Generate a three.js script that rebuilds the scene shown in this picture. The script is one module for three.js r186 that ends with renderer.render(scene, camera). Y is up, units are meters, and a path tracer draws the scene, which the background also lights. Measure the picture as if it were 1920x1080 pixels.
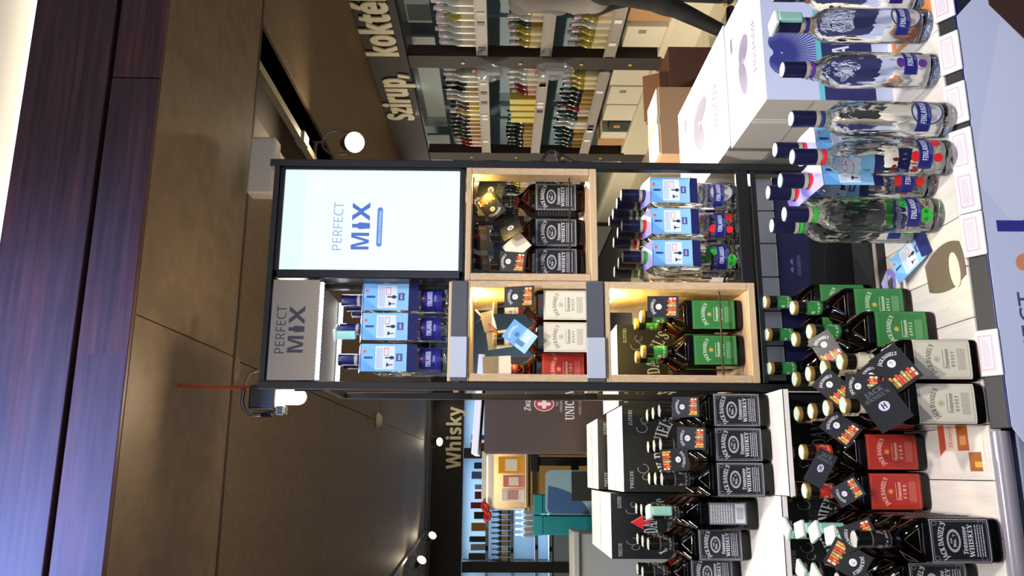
import * as THREE from 'three';
import { RoundedBoxGeometry } from 'three/addons/geometries/RoundedBoxGeometry.js';
import { TextGeometry } from 'three/addons/geometries/TextGeometry.js';
import { FontLoader } from 'three/addons/loaders/FontLoader.js';
import { RectAreaLightUniformsLib } from 'three/addons/lights/RectAreaLightUniformsLib.js';
import { MarchingCubes } from 'three/addons/objects/MarchingCubes.js';
import { mergeGeometries } from 'three/addons/utils/BufferGeometryUtils.js';

// ───────────── camera, light, exposure ─────────────
RectAreaLightUniformsLib.init();
const scene = new THREE.Scene();
const renderer = new THREE.WebGLRenderer({ antialias: true });
renderer.toneMapping = THREE.LinearToneMapping;
renderer.toneMappingExposure = 1.0;
renderer.shadowMap.enabled = true;
const camera = new THREE.PerspectiveCamera(2 * Math.atan(540 / 1500) * 180 / Math.PI, 1920 / 1080, 0.05, 60);
{ // the photograph was taken with the camera turned on its side: picture-left is up
  const yaw = 13 * Math.PI / 180, pit = 0.75 * Math.PI / 180, rol = 0.45 * Math.PI / 180;
  const d = new THREE.Vector3(Math.sin(yaw), 0, -Math.cos(yaw)), r = new THREE.Vector3(Math.cos(yaw), 0, Math.sin(yaw)), up = new THREE.Vector3(0, 1, 0);
  const D = d.clone().multiplyScalar(Math.cos(pit)).addScaledVector(up, -Math.sin(pit)), U0 = up.clone().multiplyScalar(Math.cos(pit)).addScaledVector(d, Math.sin(pit));
  const R = r.clone().multiplyScalar(Math.cos(rol)).addScaledVector(U0, Math.sin(rol)), U = U0.clone().multiplyScalar(Math.cos(rol)).addScaledVector(r, -Math.sin(rol));
  camera.position.set(0, 1.5, 0);
  camera.quaternion.setFromRotationMatrix(new THREE.Matrix4().makeBasis(U.clone().negate(), R, D.clone().negate()));
}
scene.background = new THREE.Color(0.15, 0.165, 0.2);                 // the dim, cool mall behind the camera
function rectLight(name, color, nits, w, h, pos, target) {
  const l = new THREE.RectAreaLight(color, nits, w, h); l.name = name; l.position.set(...pos); l.lookAt(...target); scene.add(l); return l;
}
function spotLight(name, color, cd, pos, target, angle, blend = 0.6, soft = 2) {
  const l = new THREE.SpotLight(color, cd, 0, angle, blend, 2); l.name = name; l.position.set(...pos); l.target.position.set(...target);
  l.castShadow = true; l.shadow.radius = soft; scene.add(l); scene.add(l.target); return l;
}
const LUM = { // [colour, strength]
  mall: [0xc8d8ff, 17], blue: [0x8aa6ff, 46], window: [0xdfe6ff, 1.7], left: [0xfff4ea, 60], floor: [0xfff0dc, 12], bulb: [0xffe6c0, 1.1], bay: [0xfff6e8, 9], cabinet: [0xffe2a8, 9], addedCove: [0xfff0d8, 11], down: [0xfff4ea, 36], clamp: [0xfff0dc, 3.2], trackR: [0xfff0d8, 44], track: [0xfff0d8, 40],
  led: [0xf4f6ff, 34], screen: [0xe6f2ff, 2.2], crate: [0xffe27a, 0.3], panel: [0xfff1dc, 14], shelf: [0xdcecff, 55],
};

// ───────────── helpers ─────────────
let seed = 7; const rnd = () => { seed = (seed * 16807) % 2147483647; return seed / 2147483647; };
const rr = (a, b) => a + (b - a) * rnd();
const used = new Map();
function numbered(n) { const k = used.get(n) || 0; used.set(n, k + 1); return k ? n + '_' + String(k).padStart(3, '0') : n; }
function thing(name, label, category, [x, y, z] = [0, 0, 0], turn = 0, group) {
  const o = new THREE.Group(); o.name = numbered(name); scene.add(o); o.position.set(x, y, z); o.rotation.y = turn;
  o.userData = { label, category }; if (group) o.userData.group = group; return o;
}
function part(name, geo, m, parent, pos, rot) {
  const o = new THREE.Mesh(geo, m); o.name = name; if (pos) o.position.set(...pos); if (rot) o.rotation.set(...rot);
  o.castShadow = o.receiveShadow = true; parent.add(o); return o;
}
function single(name, geo, m, label, category, pos, rot, group) {
  const o = part(numbered(name), geo, m, scene, pos, rot); o.userData = { label, category }; if (group) o.userData.group = group; return o;
}
function struct(name, geo, m, pos, rot) { const o = part(numbered(name), geo, m, scene, pos, rot); o.userData = { kind: 'structure' }; return o; }
function dup(root, label, [x, y, z], turn = 0, group) {
  const r = root.clone(); r.name = numbered(root.name.replace(/_\d{3}$/, '')); scene.add(r); r.position.set(x, y, z); r.rotation.y = turn;
  r.userData = { label, category: root.userData.category }; if (group) r.userData.group = group; return r;
}
const box = (w, h, d, r = 0) => r ? new RoundedBoxGeometry(w, h, d, 2, r) : new THREE.BoxGeometry(w, h, d);
const at = (g, x, y, z) => (g.translate(x, y, z), g);
const lathe = (pts, n = 28) => new THREE.LatheGeometry(pts.map((p) => new THREE.Vector2(p[0], p[1])), n);
function join(list) { return mergeGeometries(list.map((g) => { const q = g.index ? g.toNonIndexed() : g; for (const k of Object.keys(q.attributes)) if (!['position', 'normal', 'uv'].includes(k)) q.deleteAttribute(k); return q; })); }
function bar(a, b, r, n = 8) { // a round bar between two points
  const A = new THREE.Vector3(...a), B = new THREE.Vector3(...b), g = new THREE.CylinderGeometry(r, r, A.distanceTo(B), n);
  g.applyQuaternion(new THREE.Quaternion().setFromUnitVectors(new THREE.Vector3(0, 1, 0), B.clone().sub(A).normalize()));
  g.translate((A.x + B.x) / 2, (A.y + B.y) / 2, (A.z + B.z) / 2); return g;
}
const tube = (pts, r, seg = 40, n = 8) => new THREE.TubeGeometry(new THREE.CatmullRomCurve3(pts.map((p) => new THREE.Vector3(...p))), seg, r, n);
const M = (color, roughness = 0.6, o = {}) => new THREE.MeshStandardMaterial({ color, roughness, ...o });
const P = (o) => new THREE.MeshPhysicalMaterial(o);

// value noise for grain
const perm = new Float32Array(65536); { let s = 99; for (let i = 0; i < 65536; i++) { s = (s * 48271) % 2147483647; perm[i] = s / 2147483647; } }
const lat = (x, y, p) => perm[((((x % p) + p) % p) * 131 + (((y % p) + p) % p) * 7919) & 65535];
function vnoise(x, y, p = 256) { const X = Math.floor(x), Y = Math.floor(y), f = x - X, g = y - Y, u = f * f * (3 - 2 * f), v = g * g * (3 - 2 * g);
  return (lat(X, Y, p) * (1 - u) + lat(X + 1, Y, p) * u) * (1 - v) + (lat(X, Y + 1, p) * (1 - u) + lat(X + 1, Y + 1, p) * u) * v; }
function fbm(x, y, o = 4) { let s = 0, a = 0.5; for (let i = 0; i < o; i++) { s += a * vnoise(x, y); x = x * 2 + 17; y = y * 2 + 5; a *= 0.5; } return s / 0.94; }
function dataTex(w, h, f, srgb = true) {
  const d = new Uint8Array(w * h * 4); for (let y = 0; y < h; y++) for (let x = 0; x < w; x++) { const c = f(x / w, y / h), i = (y * w + x) * 4; for (let k = 0; k < 3; k++) d[i + k] = Math.max(0, Math.min(255, Array.isArray(c) ? c[k] : c)); d[i + 3] = 255; }
  const t = new THREE.DataTexture(d, w, h); t.magFilter = THREE.LinearFilter; t.wrapS = t.wrapT = THREE.RepeatWrapping; if (srgb) t.colorSpace = THREE.SRGBColorSpace; t.needsUpdate = true; return t;
}
function canvasTex(w, h, draw) { const c = document.createElement('canvas'); c.width = w; c.height = h; const g = c.getContext('2d'); draw(g, w, h); const t = new THREE.CanvasTexture(c); t.colorSpace = THREE.SRGBColorSpace; return t; }
function again(t, u, v) { const c = t.clone(); c.repeat.set(u, v); c.needsUpdate = true; return c; }
function txt(g, s, x, y, font, color, align = 'center') { g.font = font; g.fillStyle = color; g.textAlign = align; g.textBaseline = 'middle'; g.fillText(s, x, y); }
function fit(g, s, x, y, w, font, color) { g.font = font; const k = w / g.measureText(s).width; g.save(); g.translate(x, y); g.scale(k, 1); txt(g, s, 0, 0, font, color); g.restore(); }
function arcText(g, s, cx, cy, R, spread, font, color) { g.font = font; g.fillStyle = color; g.textAlign = 'center'; g.textBaseline = 'middle';
  const ws = [...s].map((c) => g.measureText(c).width), W = ws.reduce((a, b) => a + b, 0); let run = 0; // letters spaced by their widths over the given angle
  const n = s.length; for (let i = 0; i < n; i++) { const a = ((run + ws[i] / 2) / W - 0.5) * spread; run += ws[i]; g.save(); g.translate(cx + R * Math.sin(a), cy - R * Math.cos(a)); g.rotate(a); g.scale(Math.min(1, spread * R / W), 1); g.fillText(s[i], 0, 0); g.restore(); } }
const lines = (g, x, y, w, h, n, color) => { g.fillStyle = color; for (let i = 0; i < n; i++) { let c = x; while (c < x + w) { const k = 3 + ((i * 7 + c * 3) % 11); g.fillRect(c, y + i * h / n, Math.min(k, x + w - c), h / n * 0.5); c += k + 3; } } };

// ───────────── base materials ─────────────
const grainDark = dataTex(1024, 256, (u, v) => { const s = fbm(u * 8, v * 40, 4), b = fbm(u * 5 + 40, v * 6, 3), f = fbm(u * 40, v * 220, 2); const k = 0.62 + 0.5 * s + 0.25 * (f - 0.5), q = Math.max(0, b - 0.5) * 1.6; return [104 * k + 50 * q, 70 * k + 8 * q, 70 * k - 5 * q]; });
const brownPanel = dataTex(512, 512, (u, v) => { const s = fbm(u * 16, v * 16, 4), f = vnoise(u * 250, v * 250); const k = 0.86 + 0.22 * s + 0.06 * (f - 0.5); return [124 * k, 104 * k, 81 * k]; });
const oakTex = dataTex(512, 256, (u, v) => { const s = fbm(u * 6, v * 40, 4), f = fbm(u * 30, v * 200, 2); const k = 0.86 + 0.2 * s + 0.08 * (f - 0.5); return [206 * k, 180 * k, 146 * k]; });
const plankTex = dataTex(256, 512, (u, v) => { const s = fbm(u * 26, v * 4, 4), f = fbm(u * 120, v * 14, 2); const k = 0.93 + 0.1 * s + 0.06 * (f - 0.5); return [232 * k, 228 * k, 222 * k]; });
const iceBump = dataTex(256, 256, (u, v) => 255 * (fbm(u * 4, v * 7, 3)), false);
const greyPanelTex = dataTex(256, 256, (u, v) => { const k = 0.9 + 0.14 * fbm(u * 3, v * 60, 3); return [178 * k, 168 * k, 154 * k]; });
const mat = {
  lintel: P({ map: grainDark, roughness: 0.55, clearcoat: 0.12, clearcoatRoughness: 0.45 }),
  soffit: M(0xffffff, 0.6, { map: again(brownPanel, 2, 1) }), ceiling: M(0xffffff, 0.6, { map: again(brownPanel, 4, 6) }),
  darkBrown: M(0x33261f, 0.6), fascia: M(0x2c1f19, 0.7), black: M(0x0e0f12, 0.45), blackSoft: M(0x17191c, 0.75), blackGloss: M(0x08090b, 0.18),
  white: M(0xefece6, 0.6), paper: M(0xf2f0ec, 0.8), cream: M(0xe8e2d0, 0.6), oak: M(0xffffff, 0.5, { map: oakTex }), oakPlain: M(0xcdb593, 0.5),
  plankW: M(0xffffff, 0.38, { map: plankTex }), greyShelf: M(0x9aa0a0, 0.5), railGrey: M(0xa39c94, 0.45), backBlue: M(0x8fa9b4, 0.6), backBlueDeep: M(0x93b1c6, 0.6),
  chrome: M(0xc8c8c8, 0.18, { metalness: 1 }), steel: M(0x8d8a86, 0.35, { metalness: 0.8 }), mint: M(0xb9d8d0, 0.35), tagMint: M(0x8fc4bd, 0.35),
  gold: M(0xb99b5f, 0.35, { metalness: 0.6 }), capBlack: M(0x0c0b0b, 0.25), amber: P({ color: 0xffffff, roughness: 0.03, transmission: 1, thickness: 0.07, ior: 1.38, attenuationColor: new THREE.Color(0.52, 0.16, 0.035), attenuationDistance: 0.016 }),
  clear: P({ color: 0xffffff, roughness: 0.02, transmission: 1, thickness: 0.06, ior: 1.38, attenuationColor: new THREE.Color(0.86, 0.95, 0.9), attenuationDistance: 0.25, bumpMap: again(iceBump, 3, 1), bumpScale: 0.006 }),
  navy: M(0x171a5e, 0.28), navyCap: M(0x14163a, 0.3), kraft: M(0xb98c5e, 0.8), brownBox: M(0x5c3d2a, 0.8), cardboardWhite: M(0xf1eff0, 0.75), cardboardGrey: M(0xb9b6b0, 0.8), lavender: M(0xb9c4e2, 0.7),
  tile: M(0xb6ab8c, 0.35), joint: M(0x4a4238, 0.8), mallTile: M(0x5b5c60, 0.4), plinth: M(0xd9d2b6, 0.5),
};

// ───────────── the room ─────────────
struct('floor', at(box(10.2, 0.1, 11.2), -1.3, -0.07, -7.8), mat.joint);
{ const f = scene.getObjectByName('floor'), tg = box(0.596, 0.02, 0.596, 0.004);
  for (let i = 0; i < 7; i++) for (let k = 0; k < 11; k++) part('floor_tile', tg, mat.tile, f, [-0.6 + i * 0.6 + 0.3, -0.01, -2.4 - k * 0.6 - 0.3]); }
struct('mall_floor', at(box(12, 0.1, 7), -0.5, -0.05, 1.3), mat.mallTile);
struct('wall_right', at(box(0.1, 2.9, 11.4), 3.83, 1.4, -7.9), mat.backBlue);
struct('wall_left', at(box(0.1, 2.9, 11.4), -6.3, 1.4, -7.9), mat.darkBrown);
struct('wall_back', at(box(10.3, 2.9, 0.1), -1.2, 1.4, -13.55), mat.backBlueDeep);
struct('soffit', at(box(10.2, 0.1, 0.86), -1.2, 2.585, -2.645), mat.darkBrown);
{ const s = scene.getObjectByName('soffit'), pw = 1.62; // underside panels with a visible seam
  for (let i = -4; i < 3; i++) part('soffit_panel', box(pw - 0.004, 0.018, 0.84, 0.002), mat.soffit, s, [0.427 + (i + 0.5) * pw, 2.529, -2.625]); }
struct('trim_1', join([at(box(10.2, 0.03, 0.02), -1.2, 2.535, -3.06)]), mat.darkBrown);
struct('ceiling', join([at(box(7.85, 0.1, 10.6), -2.375, 2.67, -8.3), at(box(1.85, 0.1, 10.6), 2.925, 2.67, -8.3), at(box(0.55, 0.06, 10.6), 1.76, 2.79, -8.3), at(box(0.02, 0.16, 10.6), 2.01, 2.7, -8.3), at(box(0.02, 0.16, 10.6), 1.54, 2.7, -8.3)]), mat.darkBrown);
{ const c = scene.getObjectByName('ceiling'); const px = [[-6.2, -4.4], [-4.4, -2.6], [-2.6, -1.0], [-1.0, 0.45], [0.45, 1.545], [2.0, 3.75]];
  for (const [a, b] of px) for (let k = 0; k < 5; k++) part('ceiling_panel', box(b - a - 0.005, 0.02, 2.095, 0.002), mat.ceiling, c, [(a + b) / 2, 2.611, -3.08 - 2.1 * (k + 0.5)]); }
// shop-front beam: two courses of stained boards under a white bulkhead
struct('trim_2', at(box(10.2, 0.37, 0.1), -1.2, 2.745, -2.27), mat.darkBrown);
{ const t = scene.getObjectByName('trim_2');
  const board = (x0, x1, y0, y1, z, off) => { const g = box(x1 - x0 - 0.003, y1 - y0, 0.03, 0.004), u = g.attributes.uv, p = g.attributes.position; for (let i = 0; i < u.count; i++) u.setXY(i, p.getX(i) / 2.6 + off, p.getY(i) / 0.5 + off * 3); part('beam_board', g, mat.lintel, t, [(x0 + x1) / 2, (y0 + y1) / 2, z]); };
  for (const [a, b, o] of [[-6, -2.1, 0.1], [-2.1, 2.3, 0.35], [2.3, 3.9, 0.7]]) board(a, b, 2.672, 2.912, -2.197, o);
  for (const [a, b, o] of [[-6, -1.4, 0.5], [-1.4, 1.138, 0.83], [1.138, 3.9, 0.2]]) board(a, b, 2.522, 2.661, -2.204, o); }
struct('bulkhead', at(box(10.2, 0.9, 0.12), -1.2, 3.36, -2.36), M(0xefe9d8, 0.8));
struct('mall_ceiling', at(box(12, 0.1, 7), -0.5, 3.86, 1.2), M(0x6a6c72, 0.8));
rectLight('added_cove_light', LUM.addedCove[0], LUM.addedCove[1], 5, 0.03, [0.6, 2.95, -2.225], [0.6, 3.6, -2.4]);
{ const l = single('added_cove_light', box(5, 0.008, 0.03, 0.002), new THREE.MeshStandardMaterial({ color: 0xffffff, emissive: 0xfff0d8, emissiveIntensity: 2 }), 'unseen warm light strip added on the beam to wash the white bulkhead', 'light', [0.6, 2.938, -2.225]); l.castShadow = false; }  // unseen strip added on the beam so the bulkhead turns bright

// ───────────── lights of the mall and shop ─────────────
rectLight('mall_light_panel', LUM.mall[0], LUM.mall[1], 0.14, 1.3, [0.15, 3.76, -0.35], [0.15, 0, -0.35]);
single('mall_light_panel', box(0.14, 0.04, 1.3, 0.01), new THREE.MeshStandardMaterial({ color: 0xffffff, emissive: 0xc8d8ff, emissiveIntensity: 8 }), 'long cool tube light in the mall ceiling in front of the shop beam', 'light', [0.15, 3.795, -0.35]);
const lampWhite = new THREE.MeshStandardMaterial({ color: 0xffffff, emissive: 0xfff6e6, emissiveIntensity: 6 });
function downlight(x, z, target, cd, angle, where) {
  const t = thing('downlight', 'round recessed downlight in the mall ceiling ' + where, 'light', [x, 3.81, z]);
  part('trim_ring', lathe([[0.06, 0], [0.085, 0], [0.088, 0.01], [0.088, 0.05], [0.06, 0.05], [0.06, 0]]), mat.white, t, [0, -0.03, 0]);
  part('lamp_lens', lathe([[0, 0], [0.058, 0], [0.058, 0.01], [0, 0.01]]), lampWhite, t, [0, -0.02, 0]);
  spotLight('downlight', LUM.down[0], cd, [x, 3.775, z], target, angle, 0.5, 5);
}
downlight(1.0, 0.25, [0.7, 0.8, -1.75], LUM.down[1] * 1.1, 0.36, 'over the vodka end of the table');
downlight(-0.1, 0.25, [0.1, 0.8, -1.8], LUM.down[1], 0.36, 'over the whiskey end of the table');
downlight(-1.5, -0.2, [0.84, 0.79, -1.84], LUM.left[1], 0.12, 'left of the shop front, added for carton sides');  // unseen downlight, added to brighten the grey carton sides
{ const t = thing('added_blue_spotlight', 'unseen bluish spotlight added in the mall ceiling aimed at the left of the beam', 'spotlight', [-0.6, 3.8, -0.55]);  // made-up lamp, added for the bluish glow on the beam
  part('lamp_head', lathe([[0, 0.01], [0.05, 0.01], [0.055, -0.05], [0.045, -0.05], [0.04, 0], [0, 0]]), mat.steel, t, [0, 0, 0], [0.9, 0, 0]); part('lamp_lens', lathe([[0, -0.048], [0.042, -0.048], [0.042, -0.04], [0, -0.04]]), new THREE.MeshStandardMaterial({ color: 0xffffff, emissive: 0x6f8cff, emissiveIntensity: 4 }), t, [0, 0, 0], [0.9, 0, 0]);
  spotLight('added_blue_spotlight', LUM.blue[0], LUM.blue[1], [-0.6, 3.74, -0.62], [-0.05, 2.85, -2.2], 0.42, 1, 5); }
rectLight('fill_light', LUM.window[0], LUM.window[1], 3.4, 2.2, [1.0, 1.7, 4.3], [0.6, 1.2, -2]);
single('fill_light', box(3.4, 2.2, 0.05, 0.01), new THREE.MeshStandardMaterial({ color: 0xffffff, emissive: 0xdfe6ff, emissiveIntensity: 1.2 }), 'lit window added behind the viewer to brighten the front', 'window', [1.0, 1.7, 4.36]);  // glowing panel added as frontal fill for poster and labels
// track spotlights
function trackSpot(pos, aim, label, cd, s = 1, color = LUM.trackR[0], angle = 0.6, glow = 0.22) {
  const t = thing('track_spotlight', label, 'spotlight', pos), v = new THREE.Vector3(...aim).sub(new THREE.Vector3(...pos)).normalize();
  const q = new THREE.Quaternion().setFromUnitVectors(new THREE.Vector3(0, -1, 0), v), q4 = (g) => (g.scale(s, s, s), g.applyQuaternion(q), g);
  part('lamp_head', q4(lathe([[0, 0.1], [0.03, 0.098], [0.042, 0.085], [0.05, 0.02], [0.058, -0.03], [0.06, -0.045], [0.055, -0.045], [0.05, -0.03], [0.02, 0.0], [0, 0.0]], 24)), mat.steel, t);
  part('lamp_bulb', q4(lathe([[0, -0.062], [0.03, -0.058], [0.05, -0.045], [0.05, -0.03], [0, -0.02]], 24)), lampWhite, t);
  part('yoke', join([tube([[-0.066 * s, 0.02 * s, 0], [-0.07 * s, 0.1 * s, 0], [-0.03 * s, 0.16 * s, 0], [0.03 * s, 0.16 * s, 0], [0.07 * s, 0.1 * s, 0], [0.066 * s, 0.02 * s, 0]], 0.007 * s, 30), bar([0, 0.16 * s, 0], [0, 0.22 * s, 0], 0.008 * s)]), mat.steel, t);
  const e = new THREE.Vector3(...pos).addScaledVector(v, 0.075 * s);
  spotLight('track_spotlight', color, cd, e.toArray(), aim, angle, 0.7, 3 * s); const g = new THREE.PointLight(LUM.bulb[0], LUM.bulb[1] * glow); g.name = 'track_spotlight_bulb'; g.position.set(...new THREE.Vector3(...pos).addScaledVector(v, 0.045 * s).toArray()); g.castShadow = true; scene.add(g); return t;
}
function track(pts, label) { const g = []; for (let i = 0; i + 1 < pts.length; i++) { const [a, b] = [pts[i], pts[i + 1]], dx = b[0] - a[0], dz = b[1] - a[1], L = Math.hypot(dx, dz), q = box(0.036, 0.03, L + 0.03); q.rotateY(Math.atan2(dx, dz)); q.translate((a[0] + b[0]) / 2, 2.583, (a[1] + b[1]) / 2); g.push(q); }
  return single('lighting_track', join(g), mat.steel, label, 'lighting track'); }
{ const g = [at(box(0.04, 0.036, 5.3), 1.75, 2.592, -5.75), at(box(0.06, 0.05, 0.1), 1.75, 2.585, -4.05)]; single('lighting_track', join(g), M(0xb3a993, 0.4), 'pale lighting track in the dark ceiling slot on the right', 'lighting track'); }
track([[-1.12, -7.2], [-0.82, -12.3], [2.0, -12.1]], 'grey lighting track running along the far left of the ceiling');
{ const t = trackSpot([1.885, 2.385, -4.4], [0.98, 0.93, -2.0], 'bright track spotlight on the right, level with the top of the screen', LUM.trackR[1], 1.05, LUM.trackR[0], 0.5, 0.7); part('arm', join([bar([-0.135, 0.215, 0], [0.0, 0.215, 0], 0.012), at(box(0.05, 0.03, 0.12), -0.135, 0.207, 0)]), mat.steel, t); }
trackSpot([1.06, 2.38, -4.2], [2.2, 0.4, -4.7], 'added track spotlight hidden behind the screen, lighting the floor cartons', LUM.floor[1] * 2.2, 1.0, LUM.floor[0], 0.5, 0.02);  // unseen lamp added to brighten the kraft carton and floor
trackSpot([0.44, 2.43, -12.05], [0.38, 1.2, -10.9], 'lit track spotlight above the far whisky sign', LUM.track[1] * 0.35, 1.1);
trackSpot([1.62, 2.43, -12.1], [0.5, 2.2, -12.97], 'added track spotlight hidden behind the tower lighting the far whisky lettering', 2.2, 1.0, LUM.track[0], 0.5, 0.02);  // unseen lamp added so the far lettering comes out brighter
trackSpot([-0.86, 2.43, -11.4], [1.4, 0.8, -8.6], 'small far spotlight on the left track, nearer the back wall', LUM.track[1], 1.0);
trackSpot([-1.03, 2.43, -9.9], [1.6, 0.7, -7.4], 'small far spotlight on the left track, nearer the viewer', LUM.track[1], 1.0);
{ // the floodlight hung by the left top corner of the tower
  const t = thing('clamp_floodlight', 'lit box floodlight with a curved bracket beside the tower top, hung on an orange cable', 'spotlight', [0.235, 2.2, -2.6]);
  part('lamp_housing', at(box(0.078, 0.088, 0.09, 0.01), -0.005, 0.055, 0), M(0x3c3a37, 0.4), t);
  part('lamp_bulb', at(new THREE.CapsuleGeometry(0.025, 0.05, 6, 16), -0.002, -0.028, 0.015), lampWhite, t);
  part('reflector', at(box(0.03, 0.03, 0.05, 0.006), -0.045, 0.0, 0.01), mat.chrome, t);
  part('bracket', tube([[-0.052, 0.03, 0], [-0.056, 0.1, 0], [-0.03, 0.128, 0], [0.03, 0.125, 0], [0.075, 0.11, 0], [0.085, 0.08, 0]], 0.006, 40), mat.steel, t);
  part('bracket_bolt', at(box(0.012, 0.03, 0.03, 0.003), -0.06, 0.05, 0), mat.blackSoft, t);
  part('cable', tube([[0.03, 0.1, 0], [0.025, 0.2, 0.03], [0.03, 0.3, 0.05], [0.03, 0.335, 0.05]], 0.006, 30), M(0xc9552a, 0.5), t);
  { const g = new THREE.PointLight(LUM.bulb[0], LUM.bulb[1]); g.intensity *= 0.6; g.name = 'clamp_floodlight_bulb'; g.position.set(0.233, 2.172, -2.585); g.castShadow = true; scene.add(g); }
  spotLight('clamp_floodlight', LUM.clamp[0], LUM.clamp[1], [0.233, 2.11, -2.585], [0.1, 1.15, -2.42], 0.75, 1, 4);
}
// unseen ceiling light panels, added to brighten the aisles, shelves and counter
for (const [x, z, w] of [[2.85, -9.2, 'right aisle, far end'], [-3.4, -6.5, 'left aisle'], [-1.75, -3.45, 'counter at the left'], [-3.4, -10.5, 'far left aisle']]) {
  const t = thing('added_ceiling_light', 'added flat square ceiling light panel over the ' + w, 'light', [x, 2.59, z]);
  part('light_frame', join([at(box(0.66, 0.02, 0.03), 0, 0, 0.315), at(box(0.66, 0.02, 0.03), 0, 0, -0.315), at(box(0.03, 0.02, 0.6), 0.315, 0, 0), at(box(0.03, 0.02, 0.6), -0.315, 0, 0)]), mat.white, t);
  part('light_diffuser', box(0.6, 0.012, 0.6), new THREE.MeshStandardMaterial({ color: 0xffffff, emissive: 0xfff1dc, emissiveIntensity: 1.5 }), t);
  rectLight('added_ceiling_light', LUM.panel[0], LUM.panel[1] * (x === -1.75 ? 6.5 : 1), 0.6, 0.6, [x, 2.57, z], [x, 0, z]);
}
single('ceiling_box', join([box(0.235, 0.1, 0.08, 0.01)]), M(0xcfc8bd, 0.4), 'small white box unit fixed under the ceiling edge beside the screen', 'ceiling unit', [1.165, 2.44, -2.98]);
single('ceiling_sensor', lathe([[0, -0.03], [0.03, -0.028], [0.04, -0.015], [0.06, -0.012], [0.06, 0], [0, 0]]), mat.black, 'small black sensor on the ceiling edge left of the floodlight', 'sensor', [0.152, 2.6, -3.13]);
single('smoke_detector', join([lathe([[0, -0.05], [0.04, -0.045], [0.06, -0.02], [0.07, -0.01], [0.07, 0], [0, 0]])]), M(0xd8d0bf, 0.5), 'pale round detector on the ceiling near the far track', 'detector', [0.45, 2.6, -7.2]);
single('speaker_grille', join([lathe([[0.0, -0.004], [0.03, -0.004], [0.034, -0.012], [0.05, -0.012], [0.054, 0], [0, 0]])]), M(0x8d7d68, 0.5), 'small round ceiling fitting above the tower top', 'ceiling fitting', [0.41, 2.6, -3.3]);

// ───────────── right-hand wall of shelves ─────────────
const font = await new FontLoader().loadAsync('fonts/droid/droid_sans_bold.typeface.json');
function letters(parent, s, size, sx, m, x0, depth = 0.015, gap = 1, weight = 0.006) { // one mesh per letter, returns the width
  let x = x0; for (const c of s) { const adv = font.data.glyphs[c].ha * size / font.data.resolution * sx;
    if (c !== ' ') { const g = new TextGeometry(c, { font, size, depth, curveSegments: 5, bevelEnabled: true, bevelThickness: 0.001, bevelSize: weight, bevelOffset: 0, bevelSegments: 1 }); g.scale(sx, 1, 1); g.translate(x, 0, 0); part('letter', g, m, parent); }
    x += adv * gap; } return x - x0;
}
const letterCream = M(0xe8dcb6, 0.5);
{ const t = thing('sign_fascia', 'dark brown fascia with big cream lettering above the right-hand shelves', 'sign', [3.27, 2.28, -8.1], -Math.PI / 2);
  part('board', at(box(5.4, 0.32, 0.05), 2.4, 0.16, -0.03), mat.fascia, t);
  letters(t, 'Szirup,', 0.235, 0.86, letterCream, 1.03, 0.012, 1.0, 0.009); letters(t, 'koktél', 0.235, 0.86, letterCream, 2.22, 0.012, 1.0, 0.009);
  for (const l of t.children) if (l.name === 'letter') l.position.set(0, 0.065, 0.0); }
function bayShelves(z0, z1, label) { // one bay between two posts (z0 nearer)
  const L = z0 - z1, t = thing('wall_shelf', label, 'shelf', [3.27, 0, (z0 + z1) / 2]);
  part('back_panel', at(box(0.03, 2.1, L), 0.5, 1.25, 0), mat.backBlue, t);
  part('header_panel', at(box(0.02, 0.24, L), 0.3, 2.2, 0), M(0x77827f, 0.5), t);
  for (const y of [1.72, 1.21, 0.7]) { const s = part('shelf_board', at(box(0.48, 0.03, L - 0.02), 0.25, y - 0.075, 0), mat.greyShelf, t);
    part('price_rail', join([at(box(0.012, 0.085, L - 0.03), 0.0, y - 0.05, 0), at(box(0.02, 0.008, L - 0.03), -0.004, y - 0.008, 0), at(box(0.02, 0.008, L - 0.03), -0.004, y - 0.092, 0)]), mat.railGrey, s);
    for (let k = 0; k < 6; k++) part('price_ticket', at(box(0.004, 0.055, 0.045), -0.009, y - 0.05, -L / 2 + 0.12 + rnd() * (L - 0.24)), k % 3 ? mat.paper : mat.black, s); }
  part('storage_floor', at(box(0.5, 0.03, L), 0.26, 0.24, 0), mat.plinth, t);
  part('plinth', at(box(0.5, 0.225, L), 0.245, 0.1125, 0), mat.plinth, t);
  part('light_strip', at(box(0.03, 0.012, L - 0.1, 0.003), 0.09, 2.335, 0), new THREE.MeshStandardMaterial({ color: 0xffffff, emissive: 0xfff6e8, emissiveIntensity: 2 }), t);  // unseen strip, added behind the fascia to brighten the shelf backs
  if (z0 > -8) rectLight('light_strip', LUM.bay[0], LUM.bay[1], 0.04, L - 0.1, [3.36, 2.325, (z0 + z1) / 2], [3.4, 1.6, (z0 + z1) / 2]);
  return t;
}
bayShelves(-3.9, -5.86, 'nearest bay of the right-hand wall shelves, cut by the frame edge');
bayShelves(-6.08, -7.86, 'middle bay of the right-hand wall shelves beside the tower');
bayShelves(-8.08, -10.2, 'third bay of the right-hand wall shelves, mostly behind the tower');
bayShelves(-10.4, -13.2, 'farthest bay of the right-hand wall shelves');
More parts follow.
